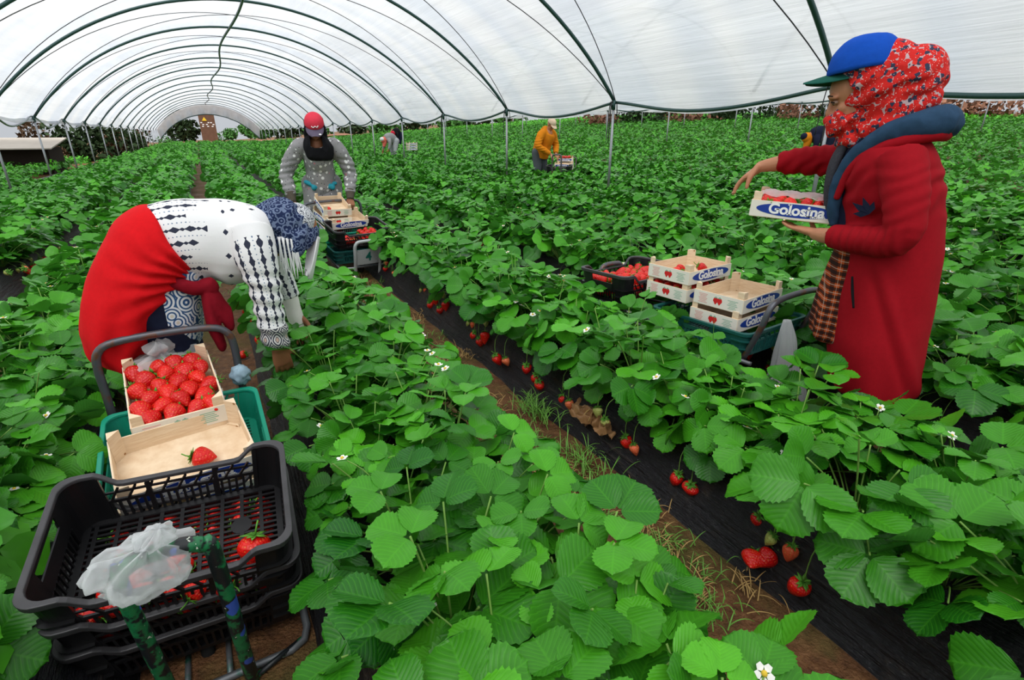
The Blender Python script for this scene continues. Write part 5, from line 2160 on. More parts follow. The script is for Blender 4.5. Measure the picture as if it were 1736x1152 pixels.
    for a, ln in ((0.5, 0.075), (1.05, 0.070), (1.7, 0.05), (-0.1, 0.055)):
        d = np.array((math.cos(a), 0, math.sin(a)))
        n = np.array((-d[2], 0, d[0]))
        o = np.array((0.055, 0.232, 1.055))
        P = [o, o + d * ln * 0.5 + n * 0.012, o + d * ln, o + d * ln * 0.5 - n * 0.012]
        P = [p + np.array((0, -0.55 * max(0, p[0] - 0.045), 0)) for p in P]
        lf.add(P + [p + np.array((0, 0.006, 0)) for p in P], [(0, 1, 2, 3), (7, 6, 5, 4), (0, 4, 5, 1), (1, 5, 6, 2), (2, 6, 7, 3), (3, 7, 4, 0)])
    lf.build('leaf_embroidery', MT['navy_dark'], coat, smooth=False)
    # hood and its lining running down the chest
    b = MB()
    for s in (1, -1):
        b.tube([(-0.105, 0.0, 1.385), (-0.082, s * 0.085, 1.388), (0.0, s * 0.128, 1.368), (0.09, s * 0.122, 1.325), (0.155, s * 0.100, 1.255), (0.188, s * 0.080, 1.17), (0.192, s * 0.068, 1.07), (0.182, s * 0.065, 0.99)],
               [0.062, 0.056, 0.046, 0.036, 0.032, 0.028, 0.026, 0.020], 16, 5, flat=1.0, round_end=True)
    b.ball((-0.085, 0, 1.40), (0.085, 0.105, 0.042), 20, 12, rotm((0, 1, 0), -0.25))
    hood = fuse('hood', b, 0.0075, 5, MT['navy'], t)
    shift(hood.data, folds([1, 2], 0.006, 14))
    b = MB()
    for s in (1, -1):
        b.tube([(-0.120, 0.0, 1.345), (-0.09, s * 0.098, 1.345), (0.01, s * 0.148, 1.322), (0.098, s * 0.142, 1.278), (0.158, s * 0.118, 1.21), (0.185, s * 0.098, 1.10)], [0.028, 0.027, 0.024, 0.020, 0.018, 0.014], 12, 5, round_end=True)
    fuse('collar_edge', b, 0.006, 4, MT['coat'], t)
    # dark inner jacket and charcoal scarf ends
    b = MB()
    b.rings([(0.10, 0, 1.36, 0.06, 0.07), (0.125, 0, 1.28, 0.075, 0.09), (0.125, 0, 1.15, 0.078, 0.10), (0.110, 0, 1.0, 0.078, 0.10), (0.09, 0, 0.90, 0.075, 0.11)], 24, 4)
    b.build('inner_jacket', MT['navy_dark'], t)
    b = MB()
    b.tube([(0.195, 0.015, 1.33), (0.225, 0.025, 1.24), (0.228, 0.03, 1.14), (0.215, 0.03, 1.05)], [0.030, 0.034, 0.032, 0.026], 14, 4, flat=0.6, round_end=True)
    s_ = b.build('charcoal_scarf', MT['greyknit'], t)
    # floral head scarf
    b = MB()
    b.ball((0.135, 0, 1.545), (0.150, 0.118, 0.150), 28, 18, rotm((0, 1, 0), 0.25))
    b.ball((0.020, 0, 1.545), (0.105, 0.105, 0.118), 24, 16)
    b.tube([(0.015, 0, 1.50), (0.06, 0, 1.42), (0.12, 0, 1.37), (0.175, 0, 1.325)], [0.100, 0.098, 0.088, 0.058], 22, 4, round_end=True)
    b.ball((0.218, 0, 1.395), (0.078, 0.086, 0.060), 22, 14, rotm((0, 1, 0), 0.3))
    b.ball((0.192, 0, 1.335), (0.058, 0.066, 0.062), 18, 12)
    sc = fuse('head_scarf', b, 0.0055, 4, MT['floral'], t)
    cc = coords(sc.data)
    e = ((cc[:, 0] - 0.325) / 0.120) ** 2 + (cc[:, 1] / 0.2) ** 2 + ((cc[:, 2] - 1.492) / 0.080) ** 2
    # opening in front of the eyes, upper and lower borders running back to the temple
    dx = cc[:, 0] - 0.205
    opening = (cc[:, 0] > 0.210 + 0.8 * np.maximum(0, cc[:, 2] - 1.505)) & (cc[:, 2] < 1.580 - 0.15 * dx) & (cc[:, 2] > 1.500 - 0.85 * (cc[:, 0] - 0.210))
    drop_verts(sc.data, opening)

    def sfold(c):
        x, z = c[:, 0], c[:, 2]
        w = np.array([noise.noise(Vector((p[0] * 12, p[1] * 12, p[2] * 12))) for p in c])
        r = 0.0060 * np.sin((x * 0.55 + z) * 85 + 3.5 * w) * sstep(1.62, 1.5, z)
        r += 0.006 * np.sin((x - 0.5 * z) * 90 + 3 * w) * sstep(1.46, 1.42, z) * sstep(0.12, 0.16, x)
        return r + 0.006 * w
    shift(sc.data, sfold)
    so = sc.modifiers.new('s', 'SOLIDIFY')
    so.thickness = 0.004
    so.offset = -1
    # cap
    b = MB()
    th = np.arange(40) * 2 * PI / 40
    R = []
    tilt = rotm((0, 1, 0), 0.15)
    for k in range(12):
        ph = (PI / 2) * k / 12
        r = math.cos(ph) ** 0.72
        P = np.stack([0.134 * r * np.cos(th), 0.122 * r * np.sin(th), np.full(40, 0.128 * math.sin(ph) ** 1.05)], 1)
        R.append(P @ tilt.T + v3(0.190, 0, 1.582))
    b.loft(R, 40)
    cap = b.build('cap', MT['cap_blue'], t)
    shift(cap.data, lambda c: 0.004 * np.array([noise.noise(Vector((p[0] * 18, p[1] * 18, p[2] * 30))) for p in c]))
    b = MB()
    R = []
    for s in np.linspace(0, 1, 9):
        ring = []
        x0 = 0.285 + 0.118 * s
        hw = 0.100 * math.sqrt(max(0.05, 1 - (0.92 * s) ** 2.4))
        for y in np.linspace(-1, 1, 15):
            z = 1.578 - 0.035 * s - 0.030 * (y * hw / 0.1) ** 2
            x = x0 - 0.055 * (y * hw / 0.1) ** 2 * (1 - s * 0.7)
            ring.append((x, y * hw, z))
        R.append(ring)
    V = [p for r in R for p in r]
    n0 = len(V)
    top = [(x, y, z + 0.004) for x, y, z in V]
    F = []
    for i in range(8):
        for j in range(14):
            a = i * 15 + j
            F.append((a, a + 15, a + 16, a + 1))
            F.append((n0 + a, n0 + a + 1, n0 + a + 16, n0 + a + 15))
    for i in range(8):
        for j in (0, 14):
            a = i * 15 + j
            F.append((a, a + 15, n0 + a + 15, n0 + a))
    for j in range(14):
        F.append((120 + j, 121 + j, n0 + 121 + j, n0 + 120 + j))
    b.add(V + top, F)
    br = b.build('brim', MT['cap_green'], cap)
    br['label'] = 'dark green underside of the brim'
    return t


woman_red()


# ---------------- stooping woman with the red fleece tied round her hips (faces +x, seen from her right)
def woman_bending():
    t = thing('person', 'stooping person in white diamond-print top, bright red fleece tied round the hips', 'person', (-0.20, 2.50, 0.0), 0)
    b = MB()
    # trunk, bent forward
    tr = [(-0.10, 0, 0.84), (0.0, 0, 0.93), (0.10, 0, 0.945), (0.22, 0, 0.93), (0.32, 0, 0.935), (0.385, 0, 0.955)]
    b.tube(tr, [0.095, 0.110, 0.118, 0.125, 0.11, 0.07], 22, 4, round_end=True, flat=1.15, up=(0, 0, 1))
    b.tube([(0.36, 0, 0.955), (0.43, 0, 0.965)], [0.055, 0.052], 14, 1, round_end=True)
    q, Rm = head_shape(b, (0.475, 0.0, 0.955), nrm((0.30, 0.0, -0.95)), (0.95, 0, 0.30), 1.0)
    b.tube([(0.325, -0.15, 0.96), (0.325, -0.185, 0.86), (0.33, -0.19, 0.74), (0.336, -0.18, 0.62), (0.338, -0.17, 0.49)], [0.05, 0.046, 0.042, 0.036, 0.027], 14, 4, round_end=True)
    hand(b, (0.338, -0.17, 0.49), (0.15, 0.12, -0.97), (0.2, -0.95, 0.0), (0.9, 0.2, 0), 0.42, 0.4, 0.7, 1.0)
    b.tube([(0.36, 0.15, 0.95), (0.39, 0.19, 0.83), (0.425, 0.2, 0.70), (0.45, 0.19, 0.58), (0.458, 0.18, 0.52)], [0.05, 0.046, 0.042, 0.036, 0.027], 14, 4, round_end=True)
    hand(b, (0.458, 0.18, 0.52), (0.1, -0.1, -0.97), (0.3, 0.9, 0.0), (0.9, -0.2, 0), 0.42, 0.4, 0.7, 1.0)
    for y in (-0.10, 0.10):
        b.tube([(-0.13, y, 0.82), (-0.03, y, 0.46), (-0.06, y, 0.10), (-0.055, y, 0.04)], [0.095, 0.060, 0.043, 0.045], 14, 4, round_end=True)
    fuse('body', b, 0.0048, 3, MT['skin_dark'], t)
    # white patterned top
    b = MB()

    def ringx(x, zlo, zhi, hw, n=40, lean=0.0):
        th = np.arange(n) * 2 * PI / n
        zc, hz = (zlo + zhi) / 2, (zhi - zlo) / 2
        sx = np.sign(np.cos(th)) * np.abs(np.cos(th)) ** 0.9
        return np.stack([x - lean * np.sin(th) * hz, hw * sx, zc + hz * np.sin(th)], 1)
    spec = np.array([(-0.070, 0.80, 1.010, 0.130, 0.30), (-0.03, 0.785, 1.055, 0.152, 0.38), (0.04, 0.785, 1.095, 0.168, 0.30), (0.115, 0.772, 1.108, 0.170, 0.2), (0.19, 0.752, 1.106, 0.176, 0.1), (0.26, 0.758, 1.096, 0.182, 0.05), (0.315, 0.795, 1.082, 0.178, 0.0), (0.36, 0.85, 1.062, 0.150, -0.05), (0.395, 0.90, 1.040, 0.10, -0.1), (0.41, 0.93, 1.02, 0.06, -0.1)])
    D = catmull(spec, 4)
    b.loft([ringx(s[0], s[1], s[2], s[3], 40, s[4]) for s in D], 40)
    sl_r = [(0.315, -0.125, 0.985), (0.318, -0.178, 0.90), (0.326, -0.190, 0.80), (0.331, -0.188, 0.70), (0.334, -0.180, 0.60), (0.336, -0.170, 0.495)]
    b.tube(sl_r, [0.088, 0.078, 0.066, 0.058, 0.055, 0.054], 22, 4)
    sl_l = [(0.345, 0.12, 0.98), (0.375, 0.178, 0.88), (0.405, 0.195, 0.78), (0.432, 0.195, 0.68), (0.452, 0.188, 0.60)]
    b.tube(sl_l, [0.085, 0.075, 0.062, 0.055, 0.048], 22, 4)
    top = fuse('printed_top', b, 0.0075, 4, MT['ikat'], t)
    shift(top.data, lambda c: 0.0045 * np.sin(c[:, 2] * 95 + 25 * c[:, 0]) * sstep(-0.13, -0.17, c[:, 1]) * sstep(0.88, 0.80, c[:, 2])
          + np.array([0.006 * noise.noise(Vector((p[0] * 9, p[1] * 9, p[2] * 9))) for p in c])
          + 0.008 * np.sin(c[:, 0] * 70 + c[:, 2] * 40) * sstep(0.86, 0.79, c[:, 2]) * sstep(0.25, 0.15, c[:, 0]))
    axis_uv(top.data, [([(-0.09, 0, 0.905), (0.02, 0, 0.935), (0.12, 0, 0.945), (0.26, 0, 0.935), (0.40, 0, 0.975)], 0.165, 0.0), (sl_r, 0.072, 1.0), (sl_l[1:], 0.06, 1.0)])
    # pale glove on the far hand
    b = MB()
    b.tube([(0.450, 0.188, 0.61), (0.457, 0.184, 0.55), (0.462, 0.178, 0.50), (0.468, 0.168, 0.45)], [0.040, 0.037, 0.038, 0.03], 14, 4, round_end=True)
    b.build('glove', MT['glove_white'], t)
    # printed skirt and dark leggings
    b = MB()
    wp = lambda th, v: 1 + 0.05 * v * np.sin(6 * th)
    b.rings([(0.02, 0, 0.845, 0.13, 0.16), (-0.01, 0, 0.76, 0.135, 0.175), (-0.03, 0, 0.66, 0.125, 0.185), (-0.045, 0, 0.56, 0.115, 0.18), (-0.05, 0, 0.525, 0.11, 0.172)], 40, 4, warp=wp)
    b.build('printed_skirt', MT['paisley'], t)
    b = MB()
    for y in (-0.10, 0.10):
        b.tube([(-0.09, y, 0.74), (-0.02, y, 0.47), (-0.05, y, 0.13)], [0.10, 0.078, 0.06], 16, 5)
    fuse('leggings', b, 0.010, 3, MT['navy_dark'], t)
    for y in (-0.10, 0.10):
        shoe(t, -0.045, y, MT['black_cloth'])
    # red fleece tied round the hips
    n = 72
    th = np.arange(n) * 2 * PI / n

    def hipring(bx, bz, fx, fz, hw, wav, pinch):
        """ring whose back point is (bx,bz) and front point (fx,fz)"""
        c, s = np.cos(th), np.sin(th)
        mx, mz = (bx + fx) / 2, (bz + fz) / 2
        r = 1 + wav * (0.55 * np.sin(9 * th + 0.6) + 0.45 * np.sin(5 * th + 2.0))
        x = mx + (fx - mx) * c * r
        z = mz + (fz - mz) * c
        y = hw * s * r * (1 - pinch * (c > 0) * c)
        return np.stack([x, y, z], 1)
    sp = np.array([(-0.012, 1.092, 0.120, 0.800, 0.182, 0.0, 0.30), (-0.060, 1.085, 0.118, 0.775, 0.202, 0.004, 0.32), (-0.140, 1.035, 0.098, 0.748, 0.220, 0.010, 0.32), (-0.215, 0.930, 0.045, 0.705, 0.228, 0.018, 0.28),
                   (-0.280, 0.815, -0.005, 0.645, 0.234, 0.030, 0.22), (-0.315, 0.700, -0.062, 0.580, 0.226, 0.048, 0.15), (-0.322, 0.600, -0.105, 0.520, 0.208, 0.095, 0.1), (-0.300, 0.535, -0.135, 0.475, 0.190, 0.125, 0.1), (-0.27, 0.53, -0.16, 0.48, 0.15, 0.06, 0.1)])
    D = catmull(sp, 6)
    b = MB()
    b.loft([hipring(*s) for s in D], n)
    wrap = fuse('tied_fleece', b, 0.0075, 4, MT['red_wrap'], t)

    def gather(c):
        k = np.array((0.115, -0.17, 0.80))
        d = np.linalg.norm(c - k, axis=1)
        a = np.arctan2(c[:, 2] - k[2], c[:, 0] - k[0])
        w = np.array([noise.noise(Vector((p[0] * 8, p[1] * 8, p[2] * 8))) for p in c])
        return 0.0085 * np.sin(a * 22 + 2.5 * w) * np.exp(-((d - 0.10) / 0.15) ** 2) * sstep(0.1, -0.05, c[:, 1]) + 0.007 * w + 0.009 * np.sin((c[:, 0] + 0.55 * c[:, 1]) * 58 + 3 * w + 4 * c[:, 2]) * sstep(0.82, 0.58, c[:, 2])
    shift(wrap.data, gather)
    b = MB()
    b.ball((0.130, -0.155, 0.785), (0.036, 0.03, 0.034), 14, 10)
    b.tube([(0.125, -0.15, 0.79), (0.150, -0.165, 0.72), (0.172, -0.165, 0.66), (0.182, -0.16, 0.615)], [0.028, 0.034, 0.036, 0.026], 14, 4, flat=0.55, round_end=True)
    b.tube([(0.120, -0.15, 0.78), (0.118, -0.17, 0.70), (0.122, -0.175, 0.62), (0.130, -0.17, 0.545)], [0.028, 0.036, 0.040, 0.030], 14, 4, flat=0.55, round_end=True)
    b.tube([(0.02, -0.15, 0.82), (0.08, -0.17, 0.79), (0.13, -0.155, 0.785)], [0.030, 0.026, 0.022], 12, 4, round_end=True)
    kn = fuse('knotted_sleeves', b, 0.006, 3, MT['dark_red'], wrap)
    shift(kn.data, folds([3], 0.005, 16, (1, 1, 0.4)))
    # navy print scarf over the hanging head
    b = MB()
    b.ball((0.475, 0, 0.958), (0.105, 0.098, 0.108), 26, 18)
    b.tube([(0.40, 0, 0.99), (0.45, 0, 0.99), (0.50, 0, 0.94)], [0.085, 0.105, 0.095], 22, 4, round_end=True)
    b.tube([(0.42, -0.03, 0.90), (0.47, -0.085, 0.89), (0.50, -0.095, 0.94)], [0.035, 0.042, 0.03], 14, 4, round_end=True)
    b.ball((0.462, -0.098, 0.945), (0.030, 0.018, 0.03), 12, 8)
    sc = fuse('head_scarf', b, 0.006, 4, MT['navy_print'], t)
    cc = coords(sc.data)
    drop_verts(sc.data, (cc[:, 2] < 0.905) & (cc[:, 0] > 0.455) & (np.abs(cc[:, 1]) < 0.062))
    shift(sc.data, folds([1, 4], 0.007, 16))
    md = sc.modifiers.new('s', 'SOLIDIFY')
    md.thickness = 0.004
    b = MB()
    for k in range(15):
        x = 0.415 + 0.0052 * k
        ln = 0.10 + 0.055 * ((k * 7) % 5) / 4
        b.tube([(x, -0.100, 0.945), (x - 0.004 * (k % 3), -0.125, 0.915), (x - 0.010 + 0.006 * (k % 4), -0.118, 0.92 - ln)], 0.0028, 6, 4)
    b.build('fringe', MT['white_cloth'], sc)
    # white cap with its visor pointing down
    b = MB()
    b.ball((0.507, 0.01, 0.985), (0.083, 0.098, 0.085), 26, 16, rotm((0, 1, 0), 0.6))
    cp = b.build('cap', MT['check'], t)
    drop_verts(cp.data, coords(cp.data)[:, 0] < 0.488)
    b = MB()
    V = []
    for i in range(9):
        s = i / 8
        for j in range(11):
            y = (j - 5) / 5
            hw = 0.088 * math.sqrt(max(0.04, 1 - (0.93 * s) ** 2.6))
            V.append((0.580 - 0.060 * s - 0.022 * y * y, y * hw - 0.085 - 0.05 * s, 0.925 - 0.165 * s + 0.012 * y * y))
    W = [(x + 0.004, y, z + 0.002) for x, y, z in V]
    F = []
    for i in range(8):
        for j in range(10):
            a = i * 11 + j
            F += [(a, a + 1, a + 12, a + 11), (99 + a, 99 + a + 11, 99 + a + 12, 99 + a + 1)]
    for i in range(8):
        for j in (0, 10):
            a = i * 11 + j
            F.append((a, a + 11, 99 + a + 11, 99 + a))
    F += [(88 + j, 89 + j, 188 + j, 187 + j) for j in range(10)]
    b.add(V + W, F)
    b.build('visor', MT['white_cloth'], cp)
    return t


woman_bending()


# ---------------- a standing figure leaning over a cart (three of these, dressed differently)
def leaning(name_label, loc, rz, S, spec):
    """local frame: x forward, y the figure's left, z up; spec gives clothes and the pose"""
    t = thing('person', name_label, 'person', loc, rz)
    L = spec['lean']
    sh = v3(L, 0, spec['shoulder'])
    hip = v3(-0.03, 0, spec['hip'])
    b = MB()
    b.tube([hip, hip * 0.5 + sh * 0.5 + v3(-0.02, 0, 0), sh], [0.125, 0.118, 0.10], 22, 5, round_end=True, flat=1.3, up=(1, 0, 0.01))
    hc = sh + v3(0.10, 0.0, 0.165)
    b.tube([sh, sh + v3(0.05, 0, 0.07), hc - v3(0.02, 0, 0.02)], [0.06, 0.055, 0.055], 14, 3, round_end=True)
    f = nrm((0.80, spec.get('turn', 0.0), -0.60))
    q, Rm = head_shape(b, hc, f, (0.6, 0, 0.8), 1.0)
    arms = []
    for s, (el, wr) in zip((1, -1), spec['arms']):
        s0 = sh + v3(-0.01, s * 0.165, -0.025)
        wr = v3(*wr)
        el = v3(*el)
        arms.append((s, s0, el, wr))
        b.tube([s0, s0 * 0.5 + el * 0.5 + v3(-0.01, s * 0.02, 0), el, el * 0.5 + wr * 0.5, wr], [0.052, 0.047, 0.043, 0.039, 0.027], 14, 4, round_end=True)
        d = nrm(v3(*spec['hand_dir']))
        hand(b, wr, d, spec['hand_back'], (0, -s, 0), spec.get('curl', 0.7), 0.5, 0.5, 1.0)
    for y in (-0.10, 0.10):
        b.tube([(-0.03, y, spec['hip'] - 0.02), (0.0, y, 0.47), (-0.04, y, 0.10), (-0.035, y, 0.04)], [0.10, 0.062, 0.045, 0.046], 14, 4, round_end=True)
    fuse('body', b, spec['voxel'], 3, MT[spec.get('skin', 'skin_dark')], t)
    if spec.get('face', True):
        eyes(t, q, Rm)
    # trousers
    b = MB()
    for y in (-0.10, 0.10):
        b.tube([(-0.035, y * 0.9, spec['hip'] + 0.02), (0.005, y, 0.47), (-0.03, y, 0.13)], [0.128, 0.088, 0.068], 16, 5, round_end=True)
    fuse('trousers', b, 0.012, 3, MT[spec['trousers']], t)
    for y in (-0.10, 0.10):
        shoe(t, -0.03, y, MT['black_cloth'])
    # sweater
    b = MB()
    mid = hip * 0.45 + sh * 0.55 + v3(-0.02, 0, 0)
    b.tube([hip + v3(0, 0, -0.05), hip * 0.75 + sh * 0.25, mid, sh * 0.85 + hip * 0.15, sh + v3(0.01, 0, 0.03), sh + v3(0.04, 0, 0.065)], np.array([0.140, 0.143, 0.142, 0.140, 0.112, 0.062]) * spec.get('bulk', 1), 26, 5, round_end=False, flat=1.38, up=(1, 0, 0.01))
    for s, s0, el, wr in arms:
        w = wr * spec.get('cuff', 0.88) + el * (1 - spec.get('cuff', 0.88))
        b.tube([s0 + v3(0, -s * 0.05, 0.012), s0 + v3(0, s * 0.012, -0.005), s0 * 0.5 + el * 0.5 + v3(-0.012, s * 0.028, 0), el, el * 0.45 + w * 0.55, w], np.array([0.075, 0.084, 0.076, 0.068, 0.060, 0.048]) * spec.get('bulk', 1), 20, 4)
    sw = fuse('sweater', b, 0.009, 5, MT[spec['top']], t)
    shift(sw.data, lambda c: np.array([0.010 * noise.noise(Vector((p[0] * 9, p[1] * 9, p[2] * 11))) for p in c])
          + 0.0045 * np.sin(c[:, 2] * 110 + 20 * np.abs(c[:, 1])) * sstep(0.17, 0.22, np.abs(c[:, 1])) * sstep(spec['shoulder'] - 0.05, spec['shoulder'] - 0.2, c[:, 2]))
    return t, q, Rm, hc, sh, arms


def cap_on(t, q, Rm, crown, brim, label=None):
    b = MB()
    n = 36
    th = np.arange(n) * 2 * PI / n
    R = []
    for k in range(11):
        ph = (PI / 2) * k / 11
        r = math.cos(ph) ** 0.7
        R.append(np.array([q(-0.006 + 0.112 * r * math.cos(a), 0.096 * r * math.sin(a), 0.045 + 0.098 * math.sin(ph)) for a in th]))
    b.loft(R, n)
    cp = b.build('cap', MT[crown], t)
    b = MB()
    V = []
    for i in range(7):
        s = i / 6
        hw = 0.088 * math.sqrt(max(0.06, 1 - (0.92 * s) ** 2.4))
        for j in range(11):
            y = (j - 5) / 5
            V.append(tuple(q(0.085 + 0.092 * s - 0.035 * y * y * (1 - 0.6 * s), y * hw, 0.052 - 0.026 * s - 0.016 * y * y)))
    up = Rm[:, 2]
    W = [tuple(np.array(p) + up * 0.004) for p in V]
    F = []
    for i in range(6):
        for j in range(10):
            a = i * 11 + j
            F += [(a, a + 11, a + 12, a + 1), (77 + a, 77 + a + 1, 77 + a + 12, 77 + a + 11)]
    for i in range(6):
        for j in (0, 10):
            a = i * 11 + j
            F.append((a, a + 11, 77 + a + 11, 77 + a))
    F += [(66 + j, 67 + j, 144 + j, 143 + j) for j in range(10)]
    b.add(V + W, F)
    br = b.build('brim', MT[brim], cp)
    return cp, br


# woman in grey behind the numbered cart
gy = math.atan2(-0.984, -0.176)
tg, q, Rm, hc, sh, arms = leaning('person in grey dotted sweater, red cap and black scarf, pushing the numbered cart', (1.10, 6.30, 0.0), gy, 1.0,
    dict(lean=0.15, shoulder=1.235, hip=0.80, voxel=0.0055, trousers='grey_cloth', top='grey_print', bulk=1.06, cuff=0.80,
         arms=(((0.10, 0.305, 0.93), (0.255, 0.275, 0.695)), ((0.10, -0.345, 0.93), (0.255, -0.315, 0.685))), hand_dir=(0.45, 0, -0.9), hand_back=(0.9, 0, 0.4), curl=0.95))
cp, br = cap_on(tg, q, Rm, 'cap_red', 'cap_grey')
b = MB()
wig = [q(0.080, -0.030, 0.085), q(0.092, -0.012, 0.078), q(0.090, 0.005, 0.092), q(0.092, 0.022, 0.080), q(0.082, 0.036, 0.094)]
b.tube([p + Rm[:, 0] * 0.016 for p in wig], 0.0045, 6, 4)
b.build('white_emblem', MT['white_cloth'], cp)
b = MB()
b.ball(q(0.158, 0.045, 0.037), (0.012, 0.014, 0.004), 10, 6, Rm)
b.build('white_patch', MT['white_cloth'], br)
b = MB()
b.ball(q(-0.025, 0, 0.02), (0.105, 0.098, 0.115), 24, 16, Rm)
for s in (-1, 1):
    b.tube([q(0.02, s * 0.075, 0.01), q(0.03, s * 0.078, -0.07), q(0.03, s * 0.06, -0.13)], [0.030, 0.034, 0.045], 14, 4, round_end=True)
b.rings([(sh[0] + 0.085, 0.02, sh[2] - 0.15, 0.085, 0.10), (sh[0] + 0.088, 0.015, sh[2] - 0.115, 0.110, 0.135), (sh[0] + 0.085, 0.01, sh[2] - 0.02, 0.120, 0.145), (sh[0] + 0.080, 0, sh[2] + 0.05, 0.105, 0.120), (sh[0] + 0.080, 0, sh[2] + 0.10, 0.07, 0.08)], 26, 4)
sc = fuse('black_scarf', b, 0.007, 4, MT['black_cloth'], tg)
sc['label'] = 'black head scarf wrapped under the chin'
cc = coords(sc.data)
loc_ = (cc - np.array(hc)) @ Rm
drop_verts(sc.data, (loc_[:, 0] > 0.045) & (np.abs(loc_[:, 1]) < 0.055) & (loc_[:, 2] > -0.088))
shift(sc.data, folds([2, 5], 0.008, 14, (1, 1, 0.5)))
for s, s0, el, wr in arms:
    b = MB()
    a = el * 0.30 + wr * 0.70
    b.tube([a, wr * 0.9 + el * 0.1, wr + nrm(wr - el) * 0.02], [0.052, 0.044, 0.038], 16, 4)
    g = b.build('glove_cuff', MT['olive'], tg)
b = MB()
for k in range(7):
    a = -0.085 + 0.032 * k
    b.ball((0.165, a, 0.805 + 0.012 * (k % 2)), (0.030, 0.028, 0.034), 12, 8)
b.tube([(0.12, -0.16, 0.86), (0.14, -0.05, 0.82), (0.13, 0.14, 0.84)], [0.022, 0.03, 0.02], 12, 4, round_end=True)
kn = fuse('waist_knot', b, 0.006, 3, MT['teal_cloth'], tg)
kn['label'] = 'teal cloth knotted at the waist'
b = MB()
b.rings([(0.02, 0, 0.86, 0.135, 0.185), (0.03, 0, 0.76, 0.14, 0.20), (0.035, 0, 0.62, 0.14, 0.21), (0.03, 0, 0.56, 0.13, 0.20)], 32, 4, warp=lambda th, v: 1 + 0.04 * v * np.sin(7 * th))
b.build('apron', MT['grey_print'], tg)

# man in orange at the far cart
to, q, Rm, hc, sh, arms = leaning('person in orange sweater and beige cap, sorting strawberries at a cart in the field', (6.95, 11.12, gO - 0.02), math.radians(-75), 1.0,
    dict(lean=0.20, shoulder=1.32, hip=0.86, voxel=0.008, trousers='jean', top='orange', bulk=1.15, cuff=0.92, skin='skin',
         arms=(((0.22, 0.28, 1.03), (0.36, 0.13, 0.86)), ((0.20, -0.30, 1.03), (0.36, -0.05, 0.86))), hand_dir=(0.6, 0, -0.75), hand_back=(0.75, 0, 0.6), curl=0.4))
cap_on(to, q, Rm, 'beige', 'beige')
b = MB()
b.tube([sh + v3(-0.02, -0.09, 0.03), sh + v3(-0.06, 0, 0.06), sh + v3(-0.02, 0.09, 0.03), sh + v3(0.07, 0.06, -0.01), sh + v3(0.09, 0, -0.03)], [0.04, 0.05, 0.04, 0.03, 0.02], 14, 4, round_end=True)
b.build('hood', MT['orange'], to)


# far stooping picker in grey with a salmon scarf (faces left in the field)
def far_stoop(label, loc, rz, top, scarf, cap_m, leg, vox=0.012):
    t = thing('person', label, 'person', loc, rz)
    b = MB()
    b.tube([(-0.08, 0, 0.85), (0.05, 0, 0.98), (0.22, 0, 0.98), (0.36, 0, 0.93)], [0.13, 0.13, 0.13, 0.09], 18, 4, round_end=True, flat=1.3)
    q, Rm = head_shape(b, (0.48, 0, 0.90), nrm((0.55, 0, -0.83)), (0.83, 0, 0.55))
    b.tube([(0.36, 0, 0.94), (0.46, 0, 0.92)], [0.055, 0.055], 12, 1, round_end=True)
    for s in (-1, 1):
        b.tube([(0.30, s * 0.16, 0.92), (0.32, s * 0.20, 0.72), (0.40, s * 0.17, 0.50)], [0.05, 0.043, 0.028], 12, 4, round_end=True)
        hand(b, (0.40, s * 0.17, 0.50), (0.4, 0, -0.9), (0, s, 0), (1, 0, 0), 0.4)
        b.tube([(-0.10, s * 0.1, 0.82), (0.0, s * 0.1, 0.46), (-0.05, s * 0.1, 0.04)], [0.1, 0.062, 0.045], 12, 4, round_end=True)
    fuse('body', b, vox, 2, MT['skin_dark'], t)
    b = MB()
    b.tube([(-0.06, 0, 0.87), (0.06, 0, 0.98), (0.22, 0, 0.985), (0.35, 0, 0.94), (0.40, 0, 0.93)], [0.145, 0.148, 0.148, 0.12, 0.07], 20, 4, flat=1.3)
    for s in (-1, 1):
        b.tube([(0.30, s * 0.12, 0.94), (0.31, s * 0.19, 0.84), (0.32, s * 0.20, 0.72), (0.38, s * 0.18, 0.55)], [0.085, 0.075, 0.062, 0.045], 16, 4)
    fuse('sweater', b, 0.012, 3, MT[top], t)
    b = MB()
    for s in (-1, 1):
        b.tube([(-0.10, s * 0.09, 0.86), (0.01, s * 0.1, 0.46), (-0.04, s * 0.1, 0.12)], [0.135, 0.085, 0.065], 16, 4, round_end=True)
    fuse('trousers', b, 0.012, 3, MT[leg], t)
    for s in (-1, 1):
        shoe(t, -0.035, s * 0.1, MT['black_cloth'])
    b = MB()
    b.ball((0.47, 0, 0.91), (0.118, 0.108, 0.122), 20, 14)
    b.tube([(0.42, 0, 0.90), (0.43, 0, 0.78), (0.46, 0, 0.68)], [0.10, 0.09, 0.06], 16, 4, round_end=True)
    fuse('head_scarf', b, 0.010, 3, MT[scarf], t)
    b = MB()
    b.ball((0.535, 0, 0.935), (0.085, 0.10, 0.085), 18, 12)
    b.build('cap', MT[cap_m], t)
    return t


far_stoop('stooping person in grey sweater with salmon pink scarf and white cap, far off', (7.05, 22.9, gP + 0.12), math.radians(200), 'grey_cloth', 'salmon', 'white_cloth', 'check')
gD = float(ground_z(13.3, 8.4))
far_stoop('stooping person in navy clothes beyond the scarf of the woman in red', (13.45, 8.35, gD), math.radians(150), 'navy_dark', 'orange', 'navy_dark', 'navy_dark')
gR = float(ground_z(9.9, 24.5))
far_stoop('distant person in a red headscarf above the stooping picker in grey', (9.75, 30.6, gR + 0.2), math.radians(215), 'black_cloth', 'red_cap2', 'red_cap2', 'navy_dark')
